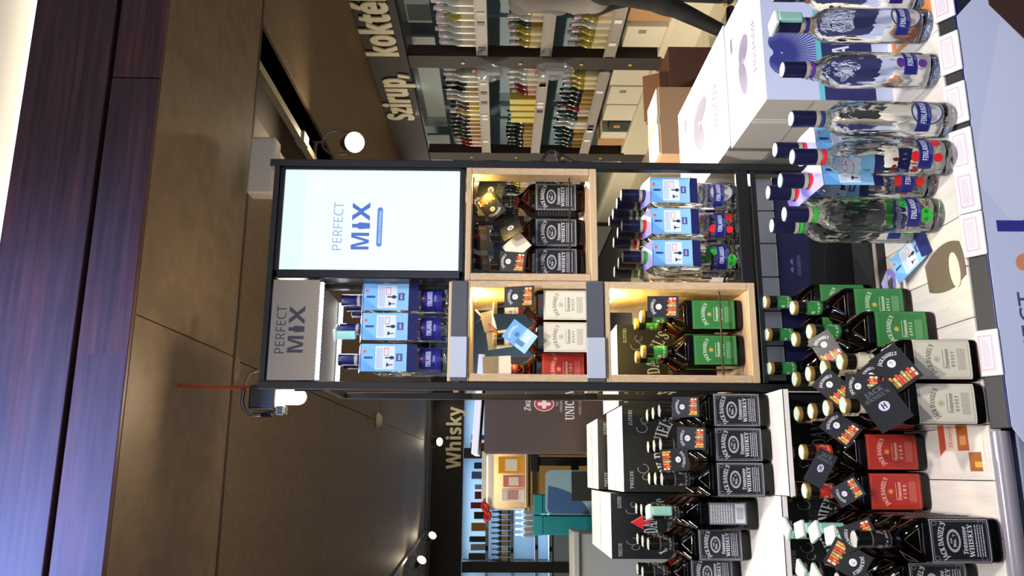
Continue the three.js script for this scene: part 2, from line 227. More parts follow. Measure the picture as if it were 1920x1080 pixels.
for (const [z, w] of [[-5.97, 'between the two nearest bays'], [-7.97, 'just right of the tower edge'], [-10.3, 'seen through the tower']]) {
  const t = thing('shelf_post', 'dark brown shelf upright with yellow dots ' + w, 'post', [3.27, 0, z]);
  part('upright', at(box(0.1, 2.27, 0.2, 0.004), 0.05, 1.137, 0), mat.fascia, t);
  for (const y of [1.83, 1.36, 0.86, 0.46]) part('dot', at((() => { const g = new THREE.CylinderGeometry(0.014, 0.014, 0.012, 14); g.rotateZ(Math.PI / 2); return g; })(), -0.004, y, 0), M(0xd6d23a, 0.4), t);
}
// goods on the far shelves: one coloured mesh per bottle or pack
const farMat = new THREE.MeshPhysicalMaterial({ vertexColors: true, roughness: 0.22 }), farMatte = new THREE.MeshStandardMaterial({ vertexColors: true, roughness: 0.55 });
function paint(g, f) { const p = g.attributes.position, c = new Float32Array(p.count * 3), k = new THREE.Color(); for (let i = 0; i < p.count; i++) { k.set(f(p.getX(i), p.getY(i), p.getZ(i))); c.set([k.r, k.g, k.b], i * 3); } g.setAttribute('color', new THREE.BufferAttribute(c, 3)); return g; }
function farBottleGeo(r, h, body, label, cap, top) { // bands of colour: duplicated rings keep their edges sharp
  const b = [[0, 0], [r, 0.002], [r, h * 0.12], [r, h * 0.12], [r, h * 0.46], [r, h * 0.46], [r, h * 0.56], [r * 0.8, h * 0.64], [r * 0.36, h * 0.74], [r * 0.36, h * 0.84], [r * 0.38, h * 0.84], [r * 0.38, h], [0, h]];
  const g = lathe(b, 12), ring = [body, body, body, label, label, body, body, body, body, top, cap, cap, cap]; const n = b.length, c = new Float32Array(g.attributes.position.count * 3), k = new THREE.Color();
  for (let i = 0; i < g.attributes.position.count; i++) { k.set(ring[i % n]); c.set([k.r, k.g, k.b], i * 3); } g.setAttribute('color', new THREE.BufferAttribute(c, 3)); return g;
}
const far = {
  wine: [farBottleGeo(0.036, 0.3, 0x15170f, 0xb89a5c, 0x131316, 0x15170f), 'gold-labelled dark bottle', 'bottle', farMat],
  blue: [farBottleGeo(0.036, 0.3, 0x1d2a3c, 0xd9d5c9, 0x20242a, 0x3b5168), 'pale-labelled blue-black bottle', 'bottle', farMat],
  green: [farBottleGeo(0.037, 0.29, 0x1f3026, 0x8a6b30, 0x4f7f78, 0x1f3026), 'teal-capped green bottle', 'bottle', farMat],
  clear: [farBottleGeo(0.038, 0.3, 0xb9c3c0, 0xe6e0d0, 0xe9d4de, 0xc7cfcc), 'white-labelled clear bottle', 'bottle', farMat],
  syrup: [farBottleGeo(0.04, 0.3, 0xa79a3c, 0xe8ddb4, 0xd9c6da, 0x86803a), 'cream-labelled yellow syrup bottle', 'bottle', farMat],
  red: [farBottleGeo(0.038, 0.28, 0x7d1f24, 0xd9b8a8, 0xd8d0d0, 0x9a2a30), 'pink-labelled red bottle', 'bottle', farMat],
  cocktail: [farBottleGeo(0.041, 0.27, 0x5b3a3f, 0xd8c258, 0x22201c, 0xa9c49a), 'yellow-banded brown bottle', 'bottle', farMat],
  gift: [paint(box(0.12, 0.27, 0.09, 0.006), (x, y, z) => y > 0.06 ? 0xc9c25e : y > 0.0 ? 0xa86a24 : 0xd8b63a), 'yellow gift box', 'box', farMatte],
};
for (const k of ['gift']) far[k][0].translate(0, 0.135, 0);
const farProto = {};
function farGood(kind, pos, turn, label, group) {
  const [g, , cat, m] = far[kind]; if (!farProto[kind]) { farProto[kind] = single(kind === 'gift' ? 'gift_box' : kind === 'wine' ? 'wine_bottle' : kind === 'syrup' ? 'syrup_bottle' : kind === 'cocktail' ? 'cocktail_bottle' : 'spirit_bottle', g, m, label, cat, pos, [0, turn, 0], group); return farProto[kind]; }
  return dup(farProto[kind], label, pos, turn, group);
}
const bayRuns = [ // z from, to, shelf, kinds in order along it
  [-5.80, -4.9, 1.66, ['clear', 'clear', 'clear', 'syrup', 'clear', 'clear', 'red', 'blue'], 'top shelf of the nearest bay'],
  [-5.80, -4.9, 1.15, ['syrup', 'syrup', 'green', 'clear', 'syrup', 'clear', 'red', 'clear'], 'second shelf of the nearest bay'],
  [-5.80, -4.9, 0.64, ['syrup', 'syrup', 'clear', 'syrup', 'red', 'clear', 'clear', 'clear'], 'third shelf of the nearest bay'],
  [-7.80, -6.15, 1.66, ['red', 'wine', 'wine', 'wine', 'wine', 'cocktail', 'syrup', 'cocktail', 'cocktail', 'clear', 'wine', 'blue', 'clear', 'clear'], 'top shelf of the middle bay'],
  [-7.80, -6.15, 1.15, ['wine', 'wine', 'wine', 'wine', 'green', 'gift', 'gift', 'gift', 'gift', 'red', 'clear', 'clear', 'clear', 'clear'], 'second shelf of the middle bay'],
  [-7.80, -6.15, 0.64, ['green', 'wine', 'green', 'wine', 'clear', 'green', 'blue', 'red', 'wine', 'wine', 'green', 'syrup', 'syrup', 'syrup'], 'third shelf of the middle bay'],
  [-10.1, -8.2, 1.66, ['wine', 'wine', 'clear', 'red', 'wine', 'syrup', 'wine', 'red', 'clear'], 'top shelf of the third bay'],
  [-10.1, -8.2, 1.15, ['wine', 'red', 'red', 'clear', 'wine', 'syrup', 'wine', 'green', 'clear'], 'second shelf of the third bay'],
  [-10.1, -8.2, 0.64, ['wine', 'green', 'clear', 'wine', 'wine', 'green', 'red', 'wine'], 'third shelf of the third bay'],
  [-13.0, -10.6, 1.66, ['wine', 'red', 'wine', 'clear', 'wine', 'wine', 'red', 'wine'], 'top shelf of the farthest bay'],
  [-13.0, -10.6, 1.15, ['wine', 'wine', 'clear', 'wine', 'red', 'wine', 'wine', 'green'], 'second shelf of the farthest bay'],
];
const ORD = ['first', 'second', 'third', 'fourth', 'fifth', 'sixth', 'seventh', 'eighth', 'ninth', 'tenth', 'eleventh', 'twelfth', 'thirteenth', 'fourteenth', 'fifteenth', 'sixteenth', 'seventeenth', 'eighteenth', 'nineteenth', 'twentieth', 'twenty-first', 'twenty-second', 'twenty-third', 'twenty-fourth', 'twenty-fifth', 'twenty-sixth', 'twenty-seventh'];
for (const [za, zb, y, kinds, where] of bayRuns) { const n = Math.floor((zb - za) / 0.093), hy = { 1.66: 1.2, 1.15: 1.04, 0.64: 1.14 }[y]; let z = za - 0.047; // packed side by side from the far (picture-left) end
  for (let i = 0; i < n && z < zb; i++) { const k = kinds[Math.floor(i * kinds.length / n)], w = k === 'gift' ? 0.13 : 0.093; z += w; const who = `${far[k][1]}, ${ORD[i] || 'last'} from left, ${where}`;
    const a = farGood(k, [3.335, y + 0.0005, z], k === 'gift' ? 0 : rr(-1, 1), who); a.scale.set(1.1, hy * rr(0.93, 1.03), 1.1);
    if (k !== 'gift' && za > -8) { const b = farGood(k, [3.425, y + 0.0005, z + 0.004], rr(-1, 1), `${far[k][1]} in the rear row, ${where}`, k + ' bottles in the rear row, ' + where); b.scale.set(1.1, hy * rr(0.93, 1.03), 1.1); } } }
// stored cartons under the middle and nearest bays
function carton(w, h, d, m, label, pos, turn = 0, extra) { const t = thing('carton', label, 'carton', pos, turn); part('carton_body', at(box(w, h, d, 0.004), 0, h / 2, 0), m, t);
  part('tape', at(box(0.055, 0.0015, d + 0.001), 0, h + 0.0008, 0), M(0xd8cdb4, 0.4), t); if (extra) extra(t, w, h, d); return t; }
const creamBox = M(0xddd6c0, 0.7);
const slip = (t, w, h, d) => part('print', at(box(0.001, 0.06, 0.05), -w / 2 - 0.001, h * 0.6, 0.08), M(0x8c8878, 0.8), t);
carton(0.36, 0.31, 0.3, creamBox, 'cream carton under the middle bay, nearest the dotted upright', [3.5, 0.256, -6.28]);
carton(0.36, 0.29, 0.34, creamBox, 'cream carton with a small printed square under the middle bay', [3.5, 0.256, -6.63], 0, slip);
carton(0.36, 0.28, 0.33, creamBox, 'cream carton beside the black box under the middle bay', [3.5, 0.256, -6.99]);
carton(0.34, 0.2, 0.2, M(0x2b2a2c, 0.5), 'black carton with an orange picture under the middle bay', [3.49, 0.256, -7.29], 0, (t, w, h) => { part('picture', at(box(0.002, 0.06, 0.06), -w / 2 - 0.001, h * 0.62, 0), M(0xc98a3c, 0.6), t); });
carton(0.34, 0.25, 0.16, creamBox, 'narrow cream carton at the far end of the middle bay', [3.49, 0.256, -7.5]);
carton(0.3, 0.26, 0.17, mat.kraft, 'small kraft carton at the far end of the middle bay', [3.48, 0.256, -7.69]);
carton(0.38, 0.32, 0.44, mat.kraft, 'kraft carton under the nearest bay beside the standing person', [3.49, 0.256, -5.15], 0, (t, w, h) => { part('print', at(box(0.001, 0.03, 0.08), -w / 2 - 0.001, h * 0.5, 0), M(0x8d6a44, 0.8), t); });
carton(0.38, 0.3, 0.3, creamBox, 'cream carton with a dark printed square under the nearest bay', [3.49, 0.256, -5.6], 0, slip);
// clear plastic bags hung on the dotted upright
const film = P({ color: 0xe8ecf2, roughness: 0.12, transmission: 0.75, thickness: 0, side: THREE.DoubleSide });
function bag(pos, s, label) { const g = new THREE.SphereGeometry(0.12, 22, 16), p = g.attributes.position, v = new THREE.Vector3(); for (let i = 0; i < p.count; i++) { v.fromBufferAttribute(p, i); const k = 1 + 0.55 * (fbm(v.x * 22 + 9 * s, v.y * 22 + v.z * 17, 3) - 0.5); p.setXYZ(i, v.x * k * 0.55, v.y * k * s, v.z * k * 0.85); } g.computeVertexNormals();
  const t = thing('plastic_bag', label, 'bag', pos); part('bag_film', g, film, t); part('bag_label', at(box(0.006, 0.07, 0.05, 0.002), -0.01, 0.1 * s, 0.02), M(0xb06a4e, 0.5), t); part('bag_contents', at(box(0.05, 0.12 * s, 0.08, 0.02), 0, -0.02, 0), M(0xbfc2c6, 0.5), t); }
bag([3.17, 1.6, -5.93], 1.15, 'crumpled clear plastic bag hung on the dotted upright, the upper one');
bag([3.17, 1.1, -5.9], 1.35, 'crumpled clear plastic bag hung on the dotted upright, the lower one');
// open boxes on the aisle floor, hand truck
{ const t = thing('open_carton', 'open dark brown carton on the aisle floor behind the white cartons', 'carton', [2.49, 0, -4.8], 0.03);
  part('carton_walls', join([at(box(0.36, 0.44, 0.006), 0, 0.22, 0.15), at(box(0.36, 0.44, 0.006), 0, 0.22, -0.15), at(box(0.006, 0.44, 0.3), 0.18, 0.22, 0), at(box(0.006, 0.44, 0.3), -0.18, 0.22, 0), at(box(0.36, 0.006, 0.3), 0, 0.003, 0)]), mat.brownBox, t);
  part('flap', box(0.34, 0.12, 0.005), M(0x7a5438, 0.8), t, [0, 0.49, -0.18], [-0.5, 0, 0]); part('flap', box(0.12, 0.005, 0.28), M(0x85593a, 0.8), t, [-0.2, 0.49, 0], [0, 0, -1.2]); }
carton(0.44, 0.565, 0.3, M(0xcaa374, 0.8), 'light kraft carton standing on the aisle floor beside the open brown one', [2.05, 0, -4.56], 0.03);
carton(0.42, 0.012, 0.29, M(0xefe7da, 0.7), 'flat cream box lying on the light kraft carton', [2.05, 0.567, -4.56], 0.03);
single('power_cable', tube([[0.757, 1.42, -1.93], [0.79, 1.412, -2.05], [0.834, 1.396, -2.1], [0.861, 1.384, -2.1], [0.879, 1.369, -2.1], [0.879, 1.351, -2.1], [0.85, 1.343, -2.1], [0.868, 1.337, -2.1], [0.854, 1.312, -2.1], [0.83, 1.285, -2.08], [0.757, 1.25, -1.93]], 0.0045, 90), mat.black, 'black cable loop sticking out behind the right upright of the tower', 'cable');

// ───────────── far left: back wall with shelves, counter ─────────────
{ const t = thing('sign_fascia', 'dark fascia with the cream word Whisky over the far left shelves', 'sign', [0, 2.08, -13.0]);
  part('board', at(box(4.6, 0.5, 0.06), -0.4, 0.26, -0.035), M(0x251a15, 0.5), t); letters(t, 'Whisky', 0.225, 0.9, letterCream, 0.055, 0.015, 1.0, 0.004); for (const l of t.children) if (l.name === 'letter') l.position.y = 0.05; }
{ const t = thing('wall_shelf', 'pale blue wall shelving of whisky at the far left', 'shelf', [-0.3, 0, -13.2]);
  part('back_panel', at(box(3.4, 2.1, 0.04), 0, 1.05, -0.26), mat.backBlueDeep, t);
  for (const y of [1.72, 1.33, 0.95, 0.73]) { const s = part('shelf_board', at(box(3.4, 0.03, 0.4), 0, y - 0.015, 0), M(0xc3d2da, 0.4), t); part('price_rail', at(box(3.4, 0.05, 0.015), 0, y - 0.025, 0.205), M(0x9fb0ba, 0.4), s); for (let k = 0; k < 10; k++) part('price_ticket', at(box(0.07, 0.04, 0.004), -1.6 + k * 0.34 + rnd() * 0.1, y - 0.025, 0.215), k % 2 ? mat.paper : mat.blackSoft, s); }
  for (const y of [1.69, 1.3, 0.92]) { part('light_strip', at(box(3.2, 0.008, 0.02, 0.002), 0, y + 0.003, 0.17), new THREE.MeshStandardMaterial({ color: 0xffffff, emissive: 0xdcecff, emissiveIntensity: 1.5 }), t); rectLight('light_strip', LUM.shelf[0], LUM.shelf[1] * 0.8, 3.2, 0.03, [-0.3, y - 0.006, -13.03], [-0.3, y - 0.5, -13.2]); }
  part('base_cabinet', at(box(3.4, 0.66, 0.4), 0, 0.33, 0), M(0xb4cbd8, 0.5), t);
  for (const x of [-1.12, 0.6]) { const p = part('post', at(box(0.16, 2.08, 0.42), x, 1.04, 0.01), M(0x2c2a29, 0.5), t); } }
rectLight('shelf_light', LUM.shelf[0], LUM.shelf[1], 3.2, 0.04, [-0.3, 2.09, -13.1], [-0.3, 1.0, -13.22]);
{ const l = single('shelf_light', box(3.2, 0.02, 0.04, 0.004), new THREE.MeshStandardMaterial({ color: 0xffffff, emissive: 0xe4f0ff, emissiveIntensity: 2 }), 'white light strip under the far whisky fascia', 'light', [-0.3, 2.105, -13.1]); }
{ const cols = [0x34506e, 0x6b2b22, 0x2a7d9a, 0x274b68, 0x6f7fbe, 0xc2cbd0, 0x8f2e3c, 0x9a2630, 0x3a3434, 0xc99a35, 0x2f3236, 0xb9c1bb, 0x443b38, 0x3a6a80]; const geoms = new Map();
  let x = 0.55, i = 0; const words = ['blue', 'dark red', 'teal', 'navy', 'lilac', 'pale', 'crimson', 'red', 'charcoal', 'mustard', 'black', 'light grey', 'brown', 'petrol'];
  while (x > -1.35) { const w = 0.075 + 0.05 * rnd(), h = 0.17 + 0.09 * rnd(), k = i % cols.length; if (Math.abs(x + 1.42) > 0.12) single('gift_tube', join([at(box(w, h, 0.09, 0.006), 0, h / 2, 0)]), M(cols[k], 0.5), words[k] + ' whisky gift box on the top shelf of the far left wall' + (i >= cols.length ? ', towards its left end' : ''), 'box', [x, 1.721, -13.08]); x -= w + 0.03 + 0.04 * rnd(); i++; } }
for (let k = 0; k < 16; k++) farGood(k % 3 ? 'wine' : 'blue', [-0.2 - k * 0.08, 1.331, -13.06], rr(-1, 1), far[k % 3 ? 'wine' : 'blue'][1] + `, ${ORD[15 - k]} from left, second shelf of the far left wall`).scale.set(1, 1, 1);
for (let k = 0; k < 8; k++) farGood('clear', [-0.35 - k * 0.085, 0.951, -13.06], rr(-1, 1), far.clear[1] + `, ${ORD[7 - k]} from left, third shelf of the far left wall`).scale.set(1, 1, 1);
{ const t = thing('counter', 'pale grey shop counter at the far left', 'counter', [-1.04, 0, -4.27]); part('counter_body', at(box(1.5, 1.1, 0.22, 0.01), 0, 0.55, 0), M(0x9aa19f, 0.5), t); part('counter_top', at(box(1.52, 0.035, 0.24, 0.008), 0, 1.118, 0), M(0xa9b0ae, 0.35), t); }
{ const t = thing('sales_counter', 'dark counter block carrying the promo cabinet and teal boxes', 'counter', [-0.1, 0, -4.75]); part('counter_body', at(box(0.68, 0.94, 0.62, 0.01), 0, 0.47, 0), mat.blackSoft, t); part('counter_top', at(box(0.7, 0.03, 0.64, 0.006), 0, 0.956, 0), M(0x454a4d, 0.4), t); }
{ const t = thing('promo_cabinet', 'small white lit cabinet of yellow, pink and white packs beside the brown carton display', 'display', [-0.045, 0.972, -5.0]);
  part('cabinet_shell', join([at(box(0.34, 0.012, 0.16), 0, 0.632, 0), at(box(0.34, 0.012, 0.16), 0, 0.374, 0), at(box(0.012, 0.26, 0.16), 0.165, 0.5, 0), at(box(0.012, 0.26, 0.16), -0.165, 0.5, 0), at(box(0.34, 0.26, 0.008), 0, 0.5, -0.08), at(box(0.34, 0.07, 0.012), 0, 0.6, 0.075)]), mat.white, t);
  part('light_strip', at(box(0.28, 0.008, 0.02), 0, 0.622, 0.05), new THREE.MeshStandardMaterial({ color: 0xffffff, emissive: 0xffe2a8, emissiveIntensity: 3 }), t); rectLight('cabinet_light', LUM.cabinet[0], LUM.cabinet[1], 0.28, 0.05, [-0.045, 0.972 + 0.612, -4.94], [-0.045, 1.4, -4.975]);
  part('stand_column', at(box(0.3, 0.37, 0.12), 0, 0.185, -0.02), M(0x9c7a3f, 0.5), t); part('gold_edge', join([at(box(0.36, 0.012, 0.17), 0, 0.366, 0), at(box(0.36, 0.012, 0.17), 0, 0.34, 0)]), mat.gold, t); }
for (const [x, w, h, c, word] of [[0.075, 0.1, 0.16, 0xe7a42a, 'golden yellow'], [-0.02, 0.07, 0.13, 0xd9837c, 'pink'], [-0.1, 0.075, 0.14, 0xe9e1da, 'white']]) {
  const t = thing('promo_pack', word + ' pack inside the small white promo cabinet', 'box', [x - 0.03, 1.353, -4.965]); part('pack_body', at(box(w, h, 0.06, 0.005), 0, h / 2, 0), M(c, 0.5), t); part('pack_label', at(box(w * 0.7, h * 0.45, 0.002), 0, h * 0.5, 0.031), M(c === 0xe9e1da ? 0xc79a94 : 0xf2ead8, 0.6), t); }
{ const t = thing('red_bow', 'small red ribbon bow on the corner of the white promo cabinet', 'bow', [-0.225, 1.58, -4.9]); for (const s of [-1, 1]) { const g = new THREE.TorusGeometry(0.022, 0.012, 8, 16); g.scale(1, 0.7, 1); part('loop', g, M(0xd2232a, 0.5), t, [s * 0.026, s * 0.008, 0], [0, 0, s * 0.4]); } part('knot', new THREE.SphereGeometry(0.014, 12, 10), M(0xc01d26, 0.5), t); }
for (const [x, h, w, word] of [[-0.19, 0.345, 0.1, 'left'], [-0.08, 0.345, 0.1, 'right']]) { const t = thing('gift_box', 'tall teal gift box on the far counter, the ' + word + ' one of the pair', 'box', [x - 0.085, 0.972, -4.52]); part('box_body', at(box(w, h - 0.05, 0.1, 0.006), 0, (h - 0.05) / 2, 0), M(0x127d89, 0.4), t); part('box_lid', at(box(w + 0.004, 0.05, 0.104, 0.006), 0, h - 0.025, 0), M(0x1a8d98, 0.4), t); }
{ const t = thing('display_card', 'rounded pale blue card with a dark square standing on the far counter', 'card', [-0.1, 0.972, -4.42]); const s = new THREE.Shape(); s.moveTo(-0.115, 0); s.lineTo(0.115, 0); s.lineTo(0.115, 0.25); s.quadraticCurveTo(0.115, 0.285, 0.08, 0.285); s.lineTo(-0.08, 0.285); s.quadraticCurveTo(-0.115, 0.285, -0.115, 0.25);
  const g = new THREE.ExtrudeGeometry(s, { depth: 0.012, bevelEnabled: false, curveSegments: 8 }); part('card_body', g, M(0x8fb3c6, 0.4), t);
  const w = new THREE.Shape(); w.moveTo(-0.112, 0.05); w.quadraticCurveTo(0, 0.1, 0.03, 0.27); w.lineTo(-0.08, 0.275); w.quadraticCurveTo(-0.112, 0.27, -0.112, 0.24); const g2 = new THREE.ExtrudeGeometry(w, { depth: 0.002, bevelEnabled: false, curveSegments: 8 }); part('wave_print', g2, M(0x3c5f93, 0.4), t, [0, 0, 0.0122]);
  part('dark_square', at(box(0.15, 0.13, 0.003), 0.03, 0.08, 0.0155), M(0x2f3335, 0.4), t); part('stand_foot', at(box(0.12, 0.01, 0.06), 0, 0.005, 0.0), mat.black, t); }
{ const t = thing('card_terminal', 'black till terminal on a pole beside the far counter display', 'terminal', [0.065, 0.972, -4.7]); part('pole', at(box(0.05, 0.33, 0.05, 0.006), 0, 0.165, 0), mat.black, t); part('screen_back', at(box(0.12, 0.05, 0.08, 0.01), 0.0, 0.33, 0), mat.black, t); part('pole_clamp', at(box(0.08, 0.04, 0.07, 0.005), -0.02, 0.1, 0), mat.blackSoft, t); }
// big brown carton display with red cross emblem
{ const t = thing('carton_display', 'tall brown carton display with white lettering and a red cross emblem, left behind the tower', 'display', [0.25, 0, -3.19], 0.0);
  const tex = canvasTex(700, 1560, (g, w, h) => { g.fillStyle = '#49392d'; g.fillRect(0, 0, w, h); g.scale(2, 1); const c = 175; g.save(); g.translate(c + 6, 160); g.scale(1, 1.0); fit(g, 'Zwack', 0, 0, 66, 'italic bold 34px serif', '#efe6da'); g.restore();
    g.beginPath(); g.ellipse(c, 222, 27, 38, 0, 0, 7); g.fillStyle = '#e8d8c8'; g.fill(); g.beginPath(); g.ellipse(c, 222, 24, 34, 0, 0, 7); g.fillStyle = '#b5392f'; g.fill(); g.fillStyle = '#f2dfc8'; g.fillRect(c - 6, 198, 12, 48); g.fillRect(c - 17, 214, 34, 16); fit(g, 'THE', c, 270, 18, '13px sans-serif', '#d9cdbf'); fit(g, 'ORIGINAL', c, 286, 60, '12px sans-serif', '#d9cdbf'); fit(g, 'UNICUM', c, 318, 118, 'bold 46px serif', '#f2eae0'); fit(g, 'HERBAL LIQUEUR', c, 356, 80, '12px sans-serif', '#cdbfb0'); });
  const m = M(0xffffff, 0.6, { map: tex }); const side = M(0x49392d, 0.6);
  const b = new THREE.Mesh(box(0.35, 1.56, 0.38), [side, side, side, side, m, side]); b.name = 'carton_body'; b.position.y = 0.78; t.add(b);
  part('lid', at(box(0.37, 0.025, 0.4, 0.004), 0, 0, 0), mat.paper, t, [0, 1.583, 0], [0, 0, -0.06]); part('foot_edge', join([at(box(0.36, 0.03, 0.39, 0.004), 0, 0.015, 0)]), mat.paper, t); }

// ───────────── the table ─────────────
const TT = 0.61; // table top
{ const t = thing('display_table', 'low white plank-topped display table across the front', 'table', [0, 0, 0]);
  for (let i = 0; i < 21; i++) { const g = box(0.0985, 0.025, 0.31, 0.0015), u = g.attributes.uv, p = g.attributes.position; for (let k = 0; k < u.count; k++) u.setXY(k, p.getX(k) / 0.4 + i * 0.37, p.getZ(k) / 0.8 + i * 0.19); part('plank', g, mat.plankW, t, [-0.66 + i * 0.1, TT - 0.0125, -1.624]); }
  part('rear_top', at(box(0.63, 0.022, 0.48), 0.505, TT - 0.013, -2.02), mat.blackSoft, t); part('rear_top', at(box(0.56, 0.022, 0.17), 1.105, TT - 0.013, -1.865), mat.blackSoft, t); part('joint_strip', at(box(0.56, 0.003, 0.012), 0.48, TT, -1.83), mat.railGrey, t);
  part('table_body', at(box(2.06, 0.585, 0.32), 0.34, 0.2925, -1.655), M(0x4c5058, 0.5), t);
  // left: rounded grey edge profile; right: black ticket rail
  part('rear_body', at(box(0.62, 0.586, 0.42), 0.5, 0.293, -2.03), mat.blackSoft, t);
  part('edge_profile', (() => { const g = new THREE.CylinderGeometry(0.019, 0.019, 0.78, 20); g.rotateZ(Math.PI / 2); return at(g, -0.312, TT - 0.021, -1.474); })(), P({ color: 0x8f8b98, roughness: 0.16, clearcoat: 1 }), t);
  part('front_panel', at(box(0.76, 0.54, 0.012), -0.32, 0.3, -1.487), M(0x3a3f46, 0.4), t);
  part('base_rail', at(box(0.78, 0.02, 0.03), -0.312, TT - 0.058, -1.475), M(0x8e99b4, 0.35), t); }
{ const t = thing('ticket_rail', 'black sloping ticket rail along the right front edge of the table', 'rail', [0.752, TT - 0.012, -1.452]);
  part('rail_body', join([at((() => { const g = box(1.34, 0.004, 0.034, 0.0015); g.rotateX(0.6); return g; })(), 0, -0.001, 0)]), M(0x16181a, 0.5), t);
  part('rail_lip', at(box(1.34, 0.012, 0.004, 0.0015), 0, -0.013, 0.0165), M(0x1c2560, 0.3), t); part('rail_back', at(box(1.34, 0.024, 0.004), 0, -0.006, -0.0165), mat.black, t); }
const ticketTex = canvasTex(256, 128, (g, w, h) => { g.fillStyle = '#d9d3db'; g.fillRect(0, 0, w, h); g.strokeStyle = '#c7a9ba'; g.lineWidth = 8; g.strokeRect(14, 14, w - 28, h - 28); g.globalAlpha = 0.35; lines(g, 34, 36, w - 70, 60, 4, '#8a8696'); });
[[0.944, 'first from the right edge'], [0.826, 'second from the right edge'], [0.716, 'below the classic clear bottle'], [0.618, 'below the bottle with red print'], [0.533, 'below the front green-ring bottle'], [0.446, 'beside the bare stretch of black rail'], [0.219, 'alone at the left, below the cream labels']].forEach(([x, w]) => {
  const t = thing('price_tag', 'white price tag holder on the black rail, ' + w, 'price tag', [x, TT - 0.0105, -1.4505]); t.rotation.x = 0.6;
  part('holder', box(0.086, 0.006, 0.043, 0.0028), M(0xd9dde2, 0.3), t, [0, 0.004, 0]);
  const c = part('ticket', box(0.07, 0.0008, 0.028), M(0xffffff, 0.6, { map: ticketTex }), t, [0, 0.0072, -0.002]); });
// front poster, top corners cut off
{ const tex = canvasTex(1024, 700, (g, w, h) => { // 0.86 m wide, 0.588 m high
    const S = w / 0.86; g.fillStyle = '#bfcbee'; g.fillRect(0, 0, w, h); const X = (x) => (x - 0.066) * S, Y = (y) => (0.597 - y) * S;
    g.fillStyle = '#c9d4f2'; g.beginPath(); g.moveTo(X(0.56), Y(0.6)); g.lineTo(X(0.385), Y(0.48)); g.lineTo(X(0.62), Y(0.3)); g.lineTo(X(0.9), Y(0.5)); g.fill();
    g.fillStyle = '#3a241d'; g.beginPath(); g.moveTo(X(0.95), Y(0.54)); g.lineTo(X(0.851), Y(0.459)); g.lineTo(X(0.79), Y(0.38)); g.lineTo(X(0.95), Y(0.3)); g.fill();
    txt(g, 'PERFECT', X(0.228), Y(0.525), '300 64px sans-serif', '#39457e'); txt(g, 'MIX', X(0.205), Y(0.44), 'bold 150px sans-serif', '#39457e');
    g.fillStyle = '#232c8a'; g.fillRect(X(0.4475), Y(0.566), 0.022 * S, 0.05 * S); g.beginPath(); g.moveTo(X(0.449), Y(0.52)); g.lineTo(X(0.468), Y(0.52)); g.lineTo(X(0.492), Y(0.46)); g.lineTo(X(0.492), Y(0.2)); g.lineTo(X(0.425), Y(0.2)); g.lineTo(X(0.425), Y(0.46)); g.fill();
    g.fillStyle = '#cf8a64'; g.beginPath(); g.ellipse(X(0.388), Y(0.525), 0.017 * S, 0.014 * S, 0.5, 0, 7); g.ellipse(X(0.37), Y(0.49), 0.03 * S, 0.022 * S, 0.9, 0, 7); g.fill(); g.fillRect(X(0.34), Y(0.485), 0.06 * S, 0.2 * S); });
  const s = new THREE.Shape(); s.moveTo(0.005, 0.02); s.lineTo(0.005, 0.53); s.lineTo(0.085, 0.588); s.lineTo(0.9, 0.588); s.lineTo(0.965, 0.527); s.lineTo(0.965, 0.02);
  const g = new THREE.ExtrudeGeometry(s, { depth: 0.004, bevelEnabled: false }), u = g.attributes.uv, p = g.attributes.position; for (let i = 0; i < u.count; i++) u.setXY(i, (p.getX(i) - 0.066) / 0.86, (p.getY(i) - 0.009) / 0.588);
  tex.wrapS = tex.wrapT = THREE.ClampToEdgeWrapping;
  single('front_poster', g, M(0xffffff, 0.75, { map: tex }), 'pale blue poster with cut top corners on the front of the table', 'poster', [0, 0, -1.436]); }
// prints stuck on the table top
function decal(w, h, pos, turn, label, draw) { single('table_sticker', box(w, 0.0012, h), M(0xffffff, 0.45, { map: canvasTex(256, 256, draw) }), label, 'sticker', [pos[0], TT + 0.0007, pos[1]], [0, turn, 0]); }
decal(0.09, 0.15, [0.048, -1.562], 0.0, 'amber printed sticker on the table in front of the red-labelled bottles', (g, w, h) => { g.fillStyle = '#eae5de'; g.fillRect(0, 0, w, h); g.fillStyle = '#c9583a'; g.beginPath(); g.moveTo(95, 0); g.lineTo(256, 0); g.lineTo(256, 75); g.lineTo(150, 60); g.fill(); g.fillStyle = '#f0d8c8'; g.fillRect(120, 40, 136, 66); txt(g, 'Honey', 190, 72, 'italic 34px serif', '#b8472c'); g.fillStyle = '#b9652e'; g.fillRect(120, 112, 136, 66); g.fillStyle = '#dd9a5a'; g.fillRect(150, 128, 50, 36); g.fillStyle = '#a86a38'; g.fillRect(10, 170, 100, 70); g.fillStyle = '#e3b24c'; g.fillRect(30, 200, 30, 40); });
decal(0.1, 0.17, [0.972, -1.562], -0.05, 'orange and brown printed sticker under the clear bottles at the right', (g, w, h) => { g.fillStyle = '#d98a50'; g.fillRect(0, 0, w, h); g.fillStyle = '#efd8bd'; g.fillRect(30, 30, 120, 60); g.fillStyle = '#8a4a28'; g.beginPath(); g.moveTo(0, 140); g.lineTo(256, 90); g.lineTo(256, 150); g.lineTo(0, 210); g.fill(); g.fillStyle = '#f1c384'; g.fillRect(60, 180, 150, 30); });
